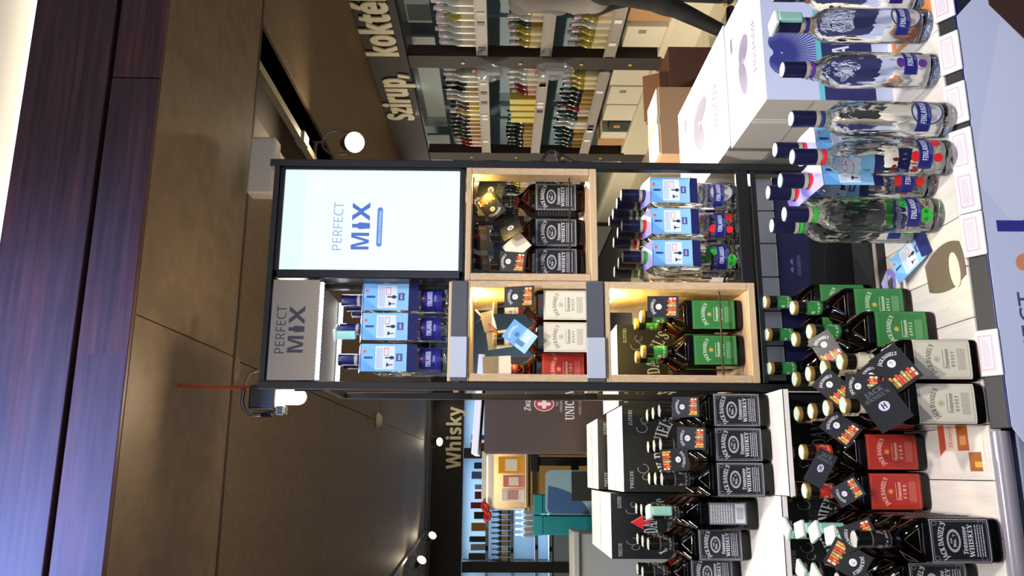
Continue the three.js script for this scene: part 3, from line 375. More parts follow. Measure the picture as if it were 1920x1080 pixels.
single('table_print', (() => { const s = new THREE.Shape(); s.moveTo(-0.04, -0.075); s.quadraticCurveTo(0, -0.082, 0.03, -0.072); s.quadraticCurveTo(0.055, -0.03, 0.04, 0.03); s.lineTo(0.028, 0.06); s.lineTo(-0.03, 0.06); s.quadraticCurveTo(-0.05, 0.02, -0.05, -0.03); s.closePath(); const g = new THREE.ExtrudeGeometry(s, { depth: 0.0012, bevelEnabled: false, curveSegments: 10 }); g.rotateX(-Math.PI / 2); return g; })(), M(0x6d6457, 0.45), 'taupe bottle-shaped print on the table with a cream oval at its front', 'sticker', [0.405, TT + 0.0002, -1.552], [0, 0.12, 0]);
single('table_print', (() => { const g = new THREE.CylinderGeometry(1, 1, 0.0012, 32); g.scale(0.036, 1, 0.017); return g; })(), M(0xe8e3d2, 0.5), 'cream oval printed at the front of the taupe shape on the table', 'sticker', [0.392, TT + 0.0021, -1.507], [0, 0.12, 0]);

// ───────────── labels and prints ─────────────
const jdBlackTex = canvasTex(512, 384, (g, w, h) => { // front label in the middle, side text either side
  g.fillStyle = '#0f1013'; g.fillRect(0, 0, w, h); g.strokeStyle = '#c3c7d8'; g.lineWidth = 5;
  g.strokeRect(142, 12, 228, 360); g.lineWidth = 3; g.strokeStyle = '#8d91a2'; g.strokeRect(153, 23, 206, 338);
  arcText(g, "JACK DANIEL'S", 256, 240, 172, 1.22, 'bold 46px serif', '#dde1ee');
  g.fillStyle = '#9a9fb0'; g.beginPath(); g.ellipse(256, 150, 62, 44, 0, 0, 7); g.fill(); g.fillStyle = '#15161a'; g.beginPath(); g.ellipse(256, 150, 46, 32, 0, 0, 7); g.fill(); g.strokeStyle = '#b9bdc8'; g.beginPath(); g.ellipse(256, 150, 56, 38, 0, 0, 7); g.stroke();
  txt(g, 'Old', 256, 134, 'bold 16px serif', '#d7dae4'); txt(g, 'No. 7', 256, 155, 'bold 28px serif', '#e4e7ee');
  fit(g, 'Tennessee', 256, 218, 150, 'italic bold 40px serif', '#dfe3f2'); fit(g, 'WHISKEY', 256, 256, 176, 'bold 44px serif', '#dfe3f2'); lines(g, 172, 286, 168, 62, 4, '#c0c5d6');
  g.strokeStyle = '#8a8e9a'; for (const x of [160, 352]) { g.beginPath(); g.arc(x, 330, 16, 0, 7); g.stroke(); g.beginPath(); g.arc(x, 40, 14, 0, 7); g.stroke(); }
  for (const x of [14, 384]) { lines(g, x, 30, 112, 320, 12, '#8d9098'); } });
const backLabelTex = canvasTex(128, 192, (g, w, h) => { g.fillStyle = '#74777f'; g.fillRect(0, 0, w, h); lines(g, 10, 8, 108, 120, 9, '#c9ccd4'); g.fillStyle = '#c9ccd6'; g.fillRect(8, 134, 112, 50); g.fillStyle = '#83869a'; for (let i = 0; i < 26; i++) g.fillRect(30 + i * 2.6, 142, 1 + (i * 7 % 3) * 0.5, 34); });
function flavour(bg, ink, border, name, dot) { return canvasTex(384, 512, (g, w, h) => { g.fillStyle = bg; g.fillRect(0, 0, w, h); g.strokeStyle = border; g.lineWidth = 5; g.strokeRect(20, 20, w - 40, h - 40);
  arcText(g, "JACK DANIEL'S", 192, 378, 250, 1.2, 'bold 58px serif', ink); g.fillStyle = dot; g.beginPath(); g.arc(192, 205, 22, 0, 7); g.fill(); g.strokeStyle = ink; g.lineWidth = 2; g.globalAlpha = 0.5; g.beginPath(); g.arc(192, 205, 30, 0, 7); g.stroke(); g.globalAlpha = 1;
  g.fillStyle = ink; g.fillRect(104, 258, 176, 4); fit(g, 'Tennessee', 192, 294, 190, 'italic bold 50px serif', ink); fit(g, name.split('').join(' '), 192, 346, 150, 'bold 44px serif', ink); g.globalAlpha = 0.55; lines(g, 90, 392, 204, 74, 5, ink); g.globalAlpha = 1; }); }
const flavourTex = { honey: flavour('#e0dccb', '#3a382f', '#b3ac90', 'HONEY', '#bcb58f'), apple: flavour('#2f7a3c', '#dfe9d6', '#5f9a55', 'APPLE', '#d8a93c'), fire: flavour('#a8281f', '#e6c9bd', '#c4663a', 'FIRE', '#d98a2c') };
const neckTex = (bg, ink, rim) => canvasTex(256, 128, (g, w, h) => { g.fillStyle = bg; g.fillRect(0, 0, w, h); g.fillStyle = rim; g.fillRect(0, 0, w, 8); g.fillRect(0, h - 8, w, 8); for (const x of [64, 192]) { txt(g, 'Jack', x, 44, 'italic bold 34px serif', ink); txt(g, "Daniel's", x, 84, 'italic bold 30px serif', ink); } });
const neckTexes = { black: neckTex('#0e0e10', '#b9bcc4', '#5c5f66'), honey: neckTex('#ddd5bd', '#4a463a', '#b5ab8a'), apple: neckTex('#2b7a3d', '#cfe3c4', '#1d5529'), fire: neckTex('#b83324', '#f0cfc2', '#7d1f17') };
const capTopTex = canvasTex(64, 64, (g) => { g.fillStyle = '#cfe0da'; g.fillRect(0, 0, 64, 64); });

// ───────────── square whiskey bottles ─────────────
const SE = (h, e, a) => { const c = Math.cos(a), s = Math.sin(a), f = (v) => Math.sign(v) * Math.pow(Math.abs(v), 2 / e); return [h * f(s), h * f(c)]; };
function loft(levels, n, a0 = -Math.PI, a1 = Math.PI, off = 0, caps = true) { // superellipse sections stacked along y; angle 0 faces +z
  const pos = [], uv = [], idx = [], ring = n + 1; const arc = [0]; for (let i = 1; i <= n; i++) { const A = SE(1, levels[0][2], a0 + (a1 - a0) * (i - 1) / n), B = SE(1, levels[0][2], a0 + (a1 - a0) * i / n); arc.push(arc[i - 1] + Math.hypot(A[0] - B[0], A[1] - B[1])); }
  levels.forEach(([y, h, e], j) => { for (let i = 0; i <= n; i++) { const [x, z] = SE(h + off, e, a0 + (a1 - a0) * i / n); pos.push(x, y, z); uv.push(arc[i] / arc[n], (y - levels[0][0]) / (levels[levels.length - 1][0] - levels[0][0])); } });
  for (let j = 0; j + 1 < levels.length; j++) for (let i = 0; i < n; i++) { const a = j * ring + i, b = a + 1, c = a + ring, d = c + 1; idx.push(a, b, c, b, d, c); }
  if (caps) for (const [j, top] of [[0, false], [levels.length - 1, true]]) { const c = pos.length / 3; pos.push(0, levels[j][0], 0); uv.push(0.5, 0.5); for (let i = 0; i < n; i++) { const a = j * ring + i; top ? idx.push(a, a + 1, c) : idx.push(a + 1, a, c); } }
  const g = new THREE.BufferGeometry(); g.setAttribute('position', new THREE.Float32BufferAttribute(pos, 3)); g.setAttribute('uv', new THREE.Float32BufferAttribute(uv, 2)); g.setIndex(idx); g.computeVertexNormals(); return g;
}
const JL = [[0, 0.034, 5], [0.003, 0.0378, 6.5], [0.01, 0.039, 8], [0.075, 0.039, 8], [0.139, 0.039, 8], [0.1425, 0.0385, 7], [0.148, 0.0355, 5.5], [0.158, 0.0275, 3.8], [0.166, 0.021, 2.8], [0.173, 0.0172, 2.2], [0.182, 0.0148, 2], [0.2, 0.0145, 2], [0.226, 0.0145, 2]];
const bottleGlass = (() => { const g = loft(JL, 64).toNonIndexed(); const facets = []; // pressed triangle on the two visible shoulder faces
  for (const r of [0, Math.PI / 2, -Math.PI / 2]) { const f = join([bar([-0.021, 0.1475, 0.0362], [0.021, 0.1475, 0.0362], 0.0007, 6), bar([-0.021, 0.1475, 0.0362], [0, 0.1675, 0.0208], 0.0007, 6), bar([0.021, 0.1475, 0.0362], [0, 0.1675, 0.0208], 0.0007, 6)]); f.rotateY(r); facets.push(f); }
  return { body: loft(JL, 64), facets: join(facets) }; })();
function labelGeo(y0, y1, ang, e = 8, h = 0.039, n = 24) { return loft([[y0, h, e], [y1, h, e]], n, -ang, ang, 0.0005, false); }
const angOf = (w) => { // angle at which the bottle's section reaches half a label's width
  let a = 0, s = 0, p = SE(0.039, 8, 0); while (s < w / 2 && a < 3) { a += 0.002; const q = SE(0.039, 8, a); s += Math.hypot(q[0] - p[0], q[1] - p[1]); p = q; } return a; };
const WG = { front: labelGeo(0.021, 0.127, angOf(0.0735)), wrap: labelGeo(0.022, 0.132, angOf(0.16), 8, 0.039, 60), back: labelGeo(0.03, 0.12, angOf(0.05)), neck: lathe([[0.0152, 0.187], [0.0156, 0.2], [0.0152, 0.222]], 24),
  sleeve: lathe([[0.0148, 0.222], [0.0155, 0.223], [0.0157, 0.239], [0.0152, 0.24]], 24), band: lathe([[0.0155, 0.2395], [0.0163, 0.2405], [0.0163, 0.2475], [0.0157, 0.249], [0.0135, 0.2494]], 28), top: lathe([[0.0142, 0.2494], [0.013, 0.2502], [0, 0.2503]], 28) };
WG.back.rotateY(Math.PI);
const KIND = { black: ['square amber bottle with a black label', null], honey: ['square amber bottle with a cream label', 0], apple: ['square amber bottle with a green label', 0], fire: ['square amber bottle with a red label', 0] };
const facetMat = P({ color: 0x452a1a, roughness: 0.1, clearcoat: 1 });
const whiskeyProto = {};
function whiskey(kind, label, pos, turn = 0, group) {
  if (whiskeyProto[kind]) return dup(whiskeyProto[kind], label, pos, turn, group);
  const t = whiskeyProto[kind] = thing('whiskey_bottle', label, 'bottle', pos, turn, group);
  part('bottle_glass', bottleGlass.body, mat.amber, t); part('shoulder_facets', bottleGlass.facets, facetMat, t);
  if (kind === 'black') { part('label', WG.wrap, M(0xffffff, 0.5, { map: jdBlackTex }), t); part('back_label', WG.back, M(0xffffff, 0.5, { map: backLabelTex }), t); }
  else part('label', WG.front, M(0xffffff, 0.5, { map: flavourTex[kind] }), t);
  part('neck_label', WG.neck, M(0xffffff, 0.45, { map: neckTexes[kind] }), t);
  const c = part('cap', WG.sleeve, mat.capBlack, t); part('cap_band', WG.band, kind === 'black' ? mat.capBlack : mat.gold, c); part('cap_top', WG.top, kind === 'black' ? M(0xb9bdbb, 0.3) : mat.mint, c);  // pale cap tops: reflected light put into the colour
  return t;
}
// ───────────── clear vodka bottles ─────────────
const VL = [[0, 0.004], [0.026, 0.001], [0.033, 0.002], [0.0358, 0.009], [0.0355, 0.05], [0.0358, 0.1], [0.0372, 0.15], [0.0374, 0.18], [0.0365, 0.2], [0.0335, 0.216], [0.027, 0.229], [0.0205, 0.237], [0.017, 0.245], [0.0158, 0.255], [0.0158, 0.268], [0, 0.268]];
const vodkaGlass = (() => { const g = lathe(VL, 56), p = g.attributes.position; for (let i = 0; i < p.count; i++) { const x = p.getX(i), y = p.getY(i), z = p.getZ(i); if (y > 0.085 && y < 0.215) { const a = Math.atan2(z, x), k = 1 + 0.02 * Math.sin(5 * a + y * 60) * Math.sin(y * 95 + 2 * a); p.setX(i, x * k); p.setZ(i, z * k); } } g.computeVertexNormals(); return g; })();
const bandTex = (fill, ink, edge) => canvasTex(512, 128, (g, w, h) => { g.fillStyle = fill; g.fillRect(0, 0, w, h); g.fillStyle = edge; g.fillRect(0, 4, w, 5); g.fillRect(0, h - 9, w, 5); fit(g, 'FINLANDIA', w / 2, 60, 300, 'bold 72px sans-serif', ink); g.globalAlpha = 0.7; fit(g, 'VODKA OF FINLAND', w / 2, 106, 150, '20px sans-serif', ink); });
const navyBand = M(0xffffff, 0.4, { map: bandTex('#1d2270', '#d3dcf2', '#4c58a6') });
const tallBand = M(0xffffff, 0.4, { map: canvasTex(512, 256, (g, w, h) => { g.fillStyle = '#1b1f78'; g.fillRect(0, 0, w, h); g.fillStyle = '#3b44a8'; g.fillRect(0, 200, w, 6); fit(g, 'FINLANDIA', w / 2, 110, 280, 'bold 84px sans-serif', '#cdd6ff'); fit(g, 'VODKA', w / 2, 176, 120, 'bold 30px sans-serif', '#aab6f0'); g.fillStyle = '#e8542c'; g.beginPath(); g.arc(256, 30, 14, 0, 7); g.fill(); }) });
const sector = (r, y0, y1, a) => { const g = new THREE.CylinderGeometry(r, r, y1 - y0, 24, 1, true, -a, 2 * a); g.translate(0, (y0 + y1) / 2, 0); return g; };
function blob(r, cy, th, rx, ry) { const g = new THREE.CircleGeometry(1, 20), p = g.attributes.position; for (let i = 0; i < p.count; i++) { const a = th + p.getX(i) * rx / r; p.setXYZ(i, r * Math.sin(a), cy + p.getY(i) * ry, r * Math.cos(a)); } g.computeVertexNormals(); return g; }
const FL = { classic: [0xe9e6e0, 0x2a3068], red: [0xd8232a, 0xd8232a], lime: [0x2fae3a, 0x2fae3a], grape: [0x5a2f8c, 0x5a2f8c], blue: [0xc9ced8, 0x20265f] };
const vodkaProto = {};
function vodka(kind, label, pos, turn = 0, group, s = 1) {
  if (vodkaProto[kind]) return dup(vodkaProto[kind], label, pos, turn, group);
  const t = vodkaProto[kind] = thing('vodka_bottle', label, 'bottle', pos, turn, group), [c1, c2] = FL[kind];
  part('bottle_glass', vodkaGlass, mat.clear, t);
  if (kind === 'blue') part('label_band', sector(0.0362, 0.024, 0.084, 1.15), tallBand, t); else part('label_band', sector(0.0362, 0.05, 0.078, 1.15), navyBand, t);
  if (kind === 'classic') { const g = new THREE.TorusGeometry(1, 0.055, 6, 36), p = g.attributes.position; for (let i = 0; i < p.count; i++) { const a = p.getX(i) * 0.026 / 0.036; const r = 0.0363 + p.getZ(i) * 0.006; p.setXYZ(i, r * Math.sin(a), 0.058 + p.getY(i) * 0.03, r * Math.cos(a)); } g.computeVertexNormals(); part('label_ring', g, M(0x3a4478, 0.4), t); part('label_disc', blob(0.03605, 0.058, 0, 0.0255, 0.0295), P({ color: 0xe6e9f2, roughness: 0.5, transmission: 0.5, thickness: 0, side: THREE.DoubleSide }), t); }
  else if (kind !== 'blue') { const m = M(c1, 0.45, { side: THREE.DoubleSide }); const two = kind === 'lime' ? [[0.084, 0.35, 0.014, 0.009], [0.04, -0.45, 0.016, 0.013]] : [[0.084, -0.45, 0.011, 0.009], [0.042, 0.5, 0.013, 0.011], [0.04, -0.5, 0.009, 0.009]];
    for (const [y, a, rx, ry] of two) part('fruit_print', blob(0.0361, y, a, rx, ry), m, t); }
  const cap = part('cap', lathe([[0.0164, 0.268], [0.0167, 0.269], [0.0167, 0.312], [0.0158, 0.3135], [0.014, 0.3138]], 28), kind === 'blue' ? mat.navy : mat.navyCap, t); part('cap_top', lathe([[0.0146, 0.3136], [0.013, 0.3142], [0, 0.3143]], 24), mat.mint, cap);  // mint top disc stands for light reflected on the cap
  part('neck_band', lathe([[0.0162, 0.2595], [0.0167, 0.2602], [0.0167, 0.2675], [0.0162, 0.2682]], 24), M(0x9a9a8c, 0.4), t); part('neck_ring', lathe([[0.0159, 0.2495], [0.0166, 0.2505], [0.0164, 0.257], [0.016, 0.2578]], 24), M(c2, 0.4), t);
  t.scale.setScalar(s); return t;
}
// ───────────── hang tags ─────────────
const tagTex = canvasTex(256, 448, (g, w, h) => { const q = g.createLinearGradient(0, 0, 0, h); q.addColorStop(0, '#6fb4f0'); q.addColorStop(1, '#8fc8f4'); g.fillStyle = q; g.fillRect(0, 0, w, h); g.fillStyle = '#5f9fe6'; g.beginPath(); g.moveTo(0, 0); g.lineTo(w * 0.5, 0); g.lineTo(0, h * 0.36); g.fill(); g.fillStyle = '#1f2f8c'; g.fillRect(118, 28, 20, 64); g.beginPath(); g.arc(128, 104, 11, 0, 7); g.fill(); g.fillStyle = '#d9524a'; g.beginPath(); g.arc(186, 34, 16, 0, 7); g.fill();
  g.fillStyle = '#d8e6fb'; g.fillRect(20, 140, 216, 190); g.globalAlpha = 0.6; lines(g, 34, 152, 188, 62, 5, '#4a5c98'); g.globalAlpha = 1; g.strokeStyle = '#cf4f4a'; g.lineWidth = 5; g.strokeRect(150, 226, 66, 40); g.fillStyle = '#1a2540'; g.fillRect(122, 236, 12, 44); g.beginPath(); g.ellipse(128, 302, 16, 24, 0, 0, 7); g.fill(); g.beginPath(); g.moveTo(40, 250); g.lineTo(84, 250); g.lineTo(62, 284); g.fill(); g.fillRect(58, 280, 8, 34); g.fillStyle = '#33479c'; g.fillRect(96, 346, 70, 60); fit(g, 'MIX', 131, 376, 50, 'bold 28px sans-serif', '#e9d5e8'); });
const collarTex = dataTex(64, 64, (u, v) => [126 + 40 * v, 120 + 50 * v, 214 + 20 * v]);
const collarGeo = (() => { const s = new THREE.Shape(); s.moveTo(-0.034, -0.046); s.lineTo(0.034, -0.046); s.lineTo(0.034, 0.0); s.absarc(0, 0.0, 0.034, 0, Math.PI, false); s.lineTo(-0.034, -0.046); const h = new THREE.Path(); h.absarc(0, 0.002, 0.0178, 0, Math.PI * 2, true); s.holes.push(h); const g = new THREE.ExtrudeGeometry(s, { depth: 0.0006, bevelEnabled: false, curveSegments: 16 }); g.rotateX(-Math.PI / 2); return g; })(); // lies flat, front edge towards +z
const tagFace = M(0xffffff, 0.45, { map: tagTex }), tagCollar = M(0xffffff, 0.4, { map: collarTex }), tagFoot = M(0x1d2468, 0.4);
let vtag; function vodkaTag(label, [x, y, z], turn = 0, group) { // y: the bottle's base
  if (vtag) return dup(vtag, label, [x, y, z], turn, group);
  const t = vtag = thing('neck_tag', label, 'tag', [x, y, z], turn, group);
  part('collar', collarGeo, tagCollar, t, [0, 0.2535, 0.0], [0.2, 0, 0]); part('panel', box(0.068, 0.1, 0.0007), tagFace, t, [0, 0.193, 0.0455]); part('foot_strip', box(0.068, 0.022, 0.0008), tagFoot, t, [0, 0.1315, 0.0435], [0.22, 0, 0]); return t;
}
const cardTex = canvasTex(256, 352, (g, w, h) => { g.fillStyle = '#17191f'; g.fillRect(0, 0, w, h); arcText(g, "JACK DANIEL'S", 128, 178, 126, 1.5, 'bold 42px serif', '#e6e8f0'); g.fillStyle = '#dfe2ea'; g.beginPath(); g.arc(128, 128, 34, 0, 7); g.fill(); txt(g, '7', 128, 130, 'bold 46px serif', '#17191f');
  const c = ['#d9a441', '#e8c06a', '#c8482e', '#e05a3c', '#9fb45a', '#e07a3a', '#d9382e', '#f0d8b0']; for (let i = 0; i < 8; i++) { const x = 24 + i * 27, y = 214 + ((i * 53) % 34); g.fillStyle = c[i]; g.fillRect(x, y, 22, 108 - (y - 214)); g.fillStyle = c[(i + 3) % 8]; g.beginPath(); g.arc(x + 11, y + 42, 10, 0, 7); g.fill(); } });
const cardBackTex = canvasTex(256, 352, (g, w, h) => { g.fillStyle = '#14161b'; g.fillRect(0, 0, w, h); g.fillStyle = '#c9cbe4'; g.beginPath(); g.arc(128, 176, 40, 0, 7); g.fill(); g.fillStyle = '#2a2c3a'; g.fillRect(112, 150, 10, 50); g.fillRect(134, 150, 10, 50); g.fillRect(112, 168, 32, 8); g.globalAlpha = 0.75; txt(g, "JACK", 128, 40, 'bold 56px serif', '#7d828e'); txt(g, "DANIEL'S", 128, 88, 'bold 40px serif', '#7d828e'); });
const blueCardTex = canvasTex(256, 352, (g, w, h) => { g.fillStyle = '#5f9fdc'; g.fillRect(0, 0, w, h); g.fillStyle = '#9cc8f2'; g.fillRect(0, 190, w, 162); arcText(g, "JACK DANIEL'S", 128, 178, 126, 1.5, 'bold 40px serif', '#dcecff'); g.fillStyle = '#3f66a0'; g.beginPath(); g.arc(128, 138, 30, 0, 7); g.fill(); g.fillStyle = '#4a78b4'; g.fillRect(40, 170, 60, 110); g.fillStyle = '#cfe4fa'; lines(g, 110, 220, 120, 90, 5, '#e8f3ff'); });
const edgeDark = M(0x1a1b1f, 0.5), cardFace = M(0xffffff, 0.3, { map: cardTex }), cardBack = M(0xffffff, 0.3, { map: cardBackTex }), blueFace = M(0xffffff, 0.3, { map: blueCardTex }), creamFace = M(0xdcd6c4, 0.7);
const CM = { front: [edgeDark, edgeDark, edgeDark, edgeDark, cardFace, creamFace], dark: [edgeDark, edgeDark, edgeDark, edgeDark, cardBack, creamFace], blue: [edgeDark, edgeDark, edgeDark, edgeDark, blueFace, creamFace], cream: [creamFace, creamFace, creamFace, creamFace, creamFace, cardFace] };
function card(kind, label, pos, roll, o = {}) { const t = thing('neck_tag', label, 'tag', pos); const w = o.w || 0.052, h = o.h || 0.072; const b = new THREE.Mesh(box(w, h, 0.0008), CM[kind]); b.name = 'card'; b.rotation.set(o.pitch || -0.25, o.yaw || 0, roll * Math.PI / 180, 'XYZ'); t.add(b);
  part('loop', tube([[0, 0, -0.002], [0.006, 0.02, -0.012], [0, 0.03, -0.02]], 0.0008, 10, 5), edgeDark, t); return t; }
let stag; function securityTag(label, pos, turn = 0, group) { // hard tag clipped over a cap
  if (stag) return dup(stag, label, pos, turn, group);
  const t = stag = thing('security_tag', label, 'security tag', pos, turn, group); part('tag_shell', at(box(0.022, 0.05, 0.012, 0.004), 0, -0.022, 0.0225), mat.tagMint, t); part('tag_cap', at(box(0.034, 0.01, 0.046, 0.004), 0, 0.0065, 0.0035), M(0xcfe2dc, 0.35), t); return t; }

// ───────────── the display tower ─────────────
{ const t = thing('display_tower', 'tall black steel display tower with a wood-grain top sign and lit compartments', 'display tower', [0, 0, 0]);
  part('post', at(box(0.018, 1.466, 0.026, 0.002), 0.2, 1.342, -1.913), mat.black, t); part('post', at(box(0.019, 1.476, 0.026, 0.002), 0.759, 1.347, -1.913), mat.black, t);
  part('post', at(box(0.016, 1.326, 0.03, 0.002), 0.202, 1.272, -2.2), mat.black, t);
  part('crossbar', at(box(0.575, 0.014, 0.024, 0.002), 0.479, 2.066, -1.913), mat.black, t); part('crossbar', at(box(0.016, 0.016, 0.27), 0.202, 1.927, -2.06), mat.black, t);
  part('divider_post', at(box(0.012, 1.2, 0.02), 0.4575, 1.47, -1.99), mat.black, t);
  const signTex = canvasTex(512, 232, (g, w, h) => { g.fillStyle = '#a89c8c'; g.fillRect(0, 0, w, h); for (let i = 0; i < 60; i++) { g.globalAlpha = 0.05 + 0.05 * ((i * 37) % 5) / 5; g.fillStyle = i % 2 ? '#7d7264' : '#c4b8a6'; g.fillRect(0, i * 4, w, 2); } g.globalAlpha = 1; fit(g, 'PERFECT', 252, 52, 250, '300 66px sans-serif', '#3f3b46'); mixLogo(g, 252, 130, 250, 84, '#3a3846'); });
  const sp = new THREE.Mesh(box(0.244, 0.112, 0.012), [mat.black, mat.black, mat.black, mat.black, M(0xffffff, 0.5, { map: signTex }), mat.black]); sp.name = 'sign_panel'; sp.position.set(0.333, 1.998, -1.906); t.add(sp);
  part('light_housing', at(box(0.244, 0.01, 0.26), 0.333, 1.953, -2.04), M(0xa09a90, 0.5), t); part('housing_back', at(box(0.244, 0.11, 0.008), 0.333, 2.0, -2.17), mat.black, t);
  const ledMat = new THREE.MeshStandardMaterial({ color: 0xffffff, emissive: 0xf4f6ff, emissiveIntensity: 3 });
  for (const [z, y] of [[-1.915, 1.9435], [-2.16, 1.9435]]) { const s = part('led_strip', at(box(0.238, 0.005, 0.01, 0.002), 0.333, y + 0.002, z), mat.white, t); for (let k = 0; k < 24; k++) part('led_light', at(box(0.0088, 0.011, 0.011, 0.002), 0.333 - 0.115 + k * 0.01, y - 0.0035, z), ledMat, s); }
  // shelves with price strips
  const shelf = (x0, x1, y, z0, z1, m) => part('shelf_board', at(box(x1 - x0, 0.014, z0 - z1, 0.002), (x0 + x1) / 2, y - 0.007, (z0 + z1) / 2), m, t);
  const strip = (y, h) => { const s = part('price_strip', at(box(0.244, h, 0.006, 0.001), 0.333, y, -1.899), M(0x4b505a, 0.4), t); const k = part('ticket_pocket', at(box(0.098, h * 1.06, 0.003, 0.001), 0.268, y, -1.8935), P({ color: 0xaeb9cc, roughness: 0.25, clearcoat: 0.6 }), s); };
  shelf(0.211, 0.455, 1.628, -1.905, -2.2, mat.oakPlain); strip(1.602, 0.038); shelf(0.211, 0.77, 0.872, -1.905, -2.32, mat.black); strip(1.273, 0.042);
  part('shelf_lip', at(box(0.292, 0.03, 0.012, 0.002), 0.604, 0.895, -1.905), mat.black, t);
  // base below the shelves
  part('base_body', at(box(0.53, 0.225, 0.3), 0.485, 0.7225, -2.112), mat.blackSoft, t);
  const bt = canvasTex(512, 256, (g, w, h) => { g.fillStyle = '#0c0d12'; g.fillRect(0, 0, w, h); g.fillStyle = '#12153c'; g.fillRect(0, 0, w, 110); g.globalAlpha = 0.7; fit(g, 'FINLANDIA', 285, 72, 52, 'bold 16px sans-serif', '#6c7196'); g.fillStyle = '#6c7196'; for (const x of [266, 286]) { g.beginPath(); g.moveTo(x, 52); g.lineTo(x + 6, 42); g.lineTo(x + 14, 44); g.lineTo(x + 16, 52); g.fill(); } g.globalAlpha = 1; g.strokeStyle = '#1d2030'; g.lineWidth = 3; g.beginPath(); g.moveTo(190, 180); g.quadraticCurveTo(260, 130, 380, 190); g.stroke(); });
  const fp = new THREE.Mesh(box(0.53, 0.19, 0.006), [mat.black, mat.black, mat.black, mat.black, M(0xffffff, 0.35, { map: bt }), mat.black]); fp.name = 'base_front'; fp.position.set(0.485, 0.705, -1.955); t.add(fp);
  for (let i = 0; i < 6; i++) part('front_tile', at(box(0.0845, 0.046, 0.012, 0.002), 0.265 + i * 0.0875, 0.824, -1.954), M(0xdfe3ec, 0.5), t);
}
function mixLogo(g, cx, cy, w, h, color) { // MIX with a bottle for the I
  g.font = `bold ${h * 1.28}px sans-serif`; fit(g, 'M', cx - w * 0.29, cy, w * 0.42, `bold ${h * 1.3}px sans-serif`, color); fit(g, 'X', cx + w * 0.31, cy, w * 0.38, `bold ${h * 1.3}px sans-serif`, color);
  g.fillStyle = color; g.beginPath(); g.moveTo(cx - w * 0.018, cy - h * 0.47); g.lineTo(cx + w * 0.058, cy - h * 0.47); g.lineTo(cx + w * 0.058, cy - h * 0.2); g.quadraticCurveTo(cx + w * 0.1, cy - h * 0.1, cx + w * 0.085, cy + h * 0.05); g.lineTo(cx + w * 0.075, cy + h * 0.47); g.lineTo(cx - w * 0.035, cy + h * 0.47); g.lineTo(cx - w * 0.045, cy + h * 0.05); g.quadraticCurveTo(cx - w * 0.06, cy - h * 0.1, cx - w * 0.018, cy - h * 0.2); g.fill(); }
rectLight('led_light_front', LUM.led[0], LUM.led[1], 0.235, 0.012, [0.333, 1.932, -1.915], [0.333, 0, -1.96]);
rectLight('led_light_back', LUM.led[0], LUM.led[1], 0.235, 0.012, [0.333, 1.932, -2.16], [0.333, 0, -2.1]);
{ const t = thing('display_screen', 'lit upright video screen with a dark frame showing the PERFECT MIX advert', 'screen', [0.6135, 1.827, -1.93]);
  part('screen_frame', join([at(box(0.305, 0.013, 0.05, 0.003), 0, 0.2265, 0), at(box(0.305, 0.013, 0.05, 0.003), 0, -0.2265, 0), at(box(0.022, 0.466, 0.05, 0.003), -0.1415, 0, 0), at(box(0.022, 0.466, 0.05, 0.003), 0.1415, 0, 0), at(box(0.29, 0.45, 0.03), 0, 0, -0.01)]), M(0x0b0d16, 0.3), t);
  const st = canvasTex(512, 860, (g, w, h) => { g.fillStyle = '#fdfeff'; g.fillRect(0, 0, w, h); g.fillStyle = '#f1faff'; g.fillRect(0, 0, w, h * 0.12); fit(g, 'PERFECT', w * 0.43, h * 0.315, 250, '300 62px sans-serif', '#a3b6d6'); mixLogo(g, w * 0.43, h * 0.445, 250, 92, '#5673c0'); g.fillStyle = '#5f84d0'; const bx = w * 0.43 - 100, by = h * 0.535; g.beginPath(); g.roundRect(bx, by, 200, 26, 13); g.fill(); fit(g, 'MIKSZELJ EGYEDISEGGEL', w * 0.43, by + 14, 168, 'bold 16px sans-serif', '#cfe0ff'); });
  part('screen_panel', box(0.263, 0.442, 0.002), new THREE.MeshStandardMaterial({ color: 0x111111, roughness: 0.3, emissive: 0xe8f4ff, emissiveIntensity: 1.15, emissiveMap: st, map: st }), t, [0, 0, 0.0165]); }
rectLight('screen_light', LUM.screen[0], LUM.screen[1], 0.26, 0.44, [0.6135, 1.827, -1.90], [0.6135, 1.827, 0]);

